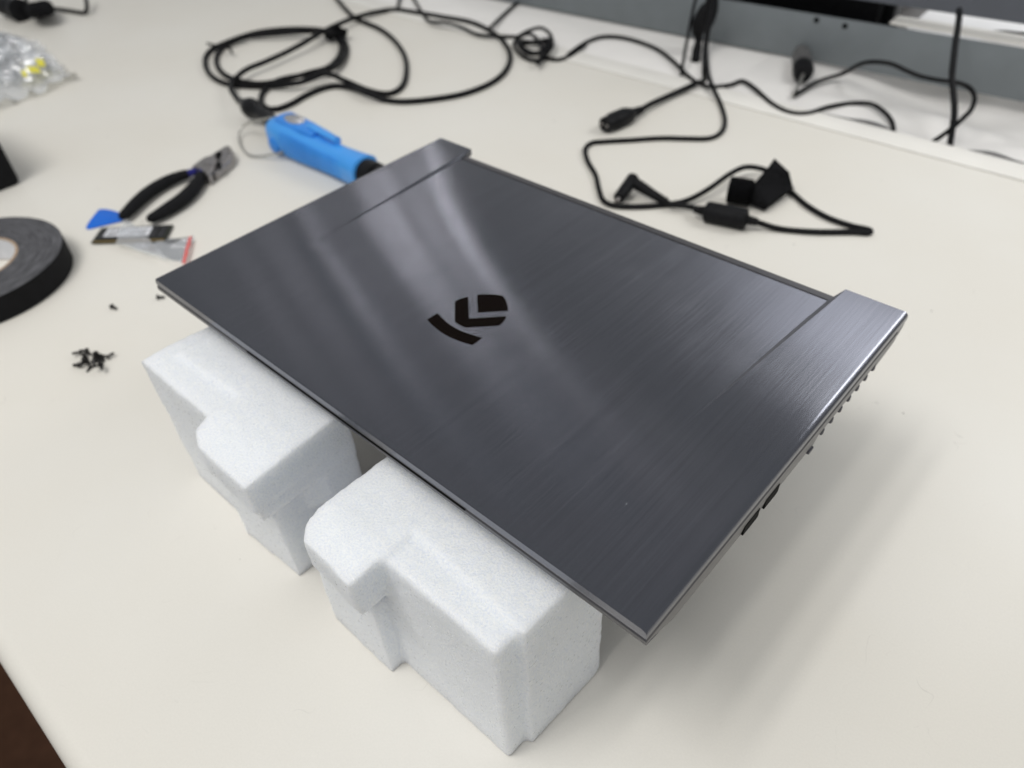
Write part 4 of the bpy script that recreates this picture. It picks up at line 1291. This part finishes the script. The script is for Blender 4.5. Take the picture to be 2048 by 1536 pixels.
# ------------------------------------------------------------------ precision screwdriver on the rear bench
def z9(L): return [(1340 + x / 2.893, y / 2.893) for x, y in L]
sd = empty('small_screwdriver', tp(1605, 120, 0))
lab(sd, 'small screwdriver with grey ribbed handle lying below the rail', 'screwdriver')
a = tp(*z9([(758, 300)])[0], 0.012); b = tp(*z9([(772, 428)])[0], 0.012)
L_ = (b - a).length
bm = bmesh.new(); lathe(bm, [(0, 0.005), (0.003, 0.0105), (L_ * 0.3, 0.0125), (L_ * 0.7, 0.0125), (L_ * 0.74, 0.010)], frame(a, b), 8)
mesh('handle', bm, M_STEEL, sd, smooth=20)
bm = bmesh.new(); lathe(bm, [(L_ * 0.70, 0.0125), (L_ * 0.9, 0.013), (L_, 0.0105), (L_ + 0.002, 0.004)], frame(a, b), 20)
mesh('collar', bm, M_BLACK, sd, smooth=40)
c = tp(*z9([(716, 552)])[0], 0.003)
bm = bmesh.new(); tube(bm, [b, b.lerp(c, 0.5), c], [0.0024, 0.0022, 0.0016], 10)
mesh('shaft', bm, M_WIRE, sd, smooth=60)

def zc(L, y):
    return [ty(u, v, yy) for (u, v), yy in zip(z9(L), y)]
bm = bmesh.new()
W_ = [tp(*z9([(716, 552)])[0], 0.003)] + [tp(*z9([(780, 515)])[0], 0.003), tp(*z9([(860, 470)])[0], 0.003), tp(*z9([(1000, 425)])[0], 0.006)] + \
     zc([(1100, 372), (1180, 358), (1280, 370), (1370, 410), (1450, 442), (1560, 465), (1660, 478), (1730, 508), (1762, 560), (1745, 630), (1700, 680), (1640, 735), (1560, 795), (1525, 818), (1490, 850)],
        (0.83, 0.82, 0.82, 0.82, 0.82, 0.82, 0.80, 0.78, 0.77, 0.765, 0.76, 0.755, 0.75, 0.748, 0.746))
bm = bmesh.new(); W_ = catmull(W_, 6); tube(bm, W_, 0.0026, 8)
o = mesh('looping_cable', bm, M_CABLE, smooth=60); origin_to(o, W_[10])
lab(o, 'black cable arching from the small screwdriver tip past the rail and down behind the bench', 'cable')
bm = bmesh.new()
W_ = catmull(zc([(1672, 60), (1672, 110), (1655, 230), (1640, 350), (1632, 450), (1642, 560), (1645, 660), (1630, 770), (1618, 850)], (0.86, 0.83, 0.815, 0.80, 0.79, 0.775, 0.765, 0.755, 0.748)), 6)
tube(bm, W_, 0.0034, 10)
o = mesh('vertical_cable', bm, M_CABLE, smooth=60); origin_to(o, W_[10])
lab(o, 'thick black cable hanging straight down across the rail at the right', 'cable')
bm = bmesh.new()
W_ = catmull([ty(u, v, 0.93) for (u, v) in ((1985, 66), (2010, 66), (2040, 69), (2090, 72))], 5)
tube(bm, W_, 0.003, 8)
o = mesh('slot_cable', bm, M_CABLE, smooth=60); origin_to(o, W_[5])
lab(o, 'short black cable seen in the bright slot above the rail, far right', 'cable')

# ------------------------------------------------------------------ screws
def screw_mesh():
    bm = bmesh.new()
    prof = [(0.0, 0.0009), (0.0002, 0.0021), (0.0010, 0.0024), (0.0013, 0.0022), (0.0014, 0.0012)]
    for k in range(7):
        prof += [(0.0018 + k * 0.0007, 0.00125), (0.00215 + k * 0.0007, 0.00095)]
    prof += [(0.0070, 0.0005)]
    lathe(bm, prof, Matrix.Identity(4), 12)
    bmesh.ops.recalc_face_normals(bm, faces=bm.faces)
    for f in bm.faces: f.smooth = True
    me = bpy.data.meshes.new('screw'); bm.to_mesh(me); bm.free()
    me.materials.append(M_SCREW)
    return me
M_SCREW = simple('black_oxide', (0.02, 0.019, 0.018, 1), 0.3, 0.5, 0.2, 200, 0)
sm = screw_mesh()
def screw(p, rot, label, group=None):
    o = bpy.data.objects.new('screw', sm)
    COL.objects.link(o)
    o.location = p; o.rotation_euler = rot
    lab(o, label, 'screw', group)
    return o
screw(tp(222, 612, 0.0024), (0, 0.16, tp_angle := 0.25), 'single black screw lying alone between the tape roll and the laptop', 'loose black screws')
o = screw(tp(313, 594, 0.0024), (0, 0.16, 0.9), 'single black screw lying beside the left front corner of the laptop', 'loose black screws')
pile = [(163, 704), (172, 712), (180, 705), (186, 712), (178, 722), (190, 718), (170, 724), (182, 730), (196, 722), (203, 712), (212, 715), (160, 730), (190, 734), (201, 728), (176, 701), (193, 707), (168, 718), (185, 724)]
for k, (u, v) in enumerate(pile):
    hgt = 0.0024 if k < 12 else 0.0058
    screw(tp(u, v, hgt), (random.uniform(-.4, .4), random.uniform(-0.25, 0.5) if k < 12 else random.uniform(-.6, .6), random.uniform(0, 6.28)),
          {0: 'black screw at the far left tip of the little heap', 10: 'black screw at the right end of the little heap, pointing at the laptop',
           11: 'black screw sticking out of the near left corner of the little heap', 12: 'black screw at the near side of the little heap, lying crosswise'}.get(k,
          'small black screw in the middle of the little heap left of the foam blocks'), 'heap of black screws')
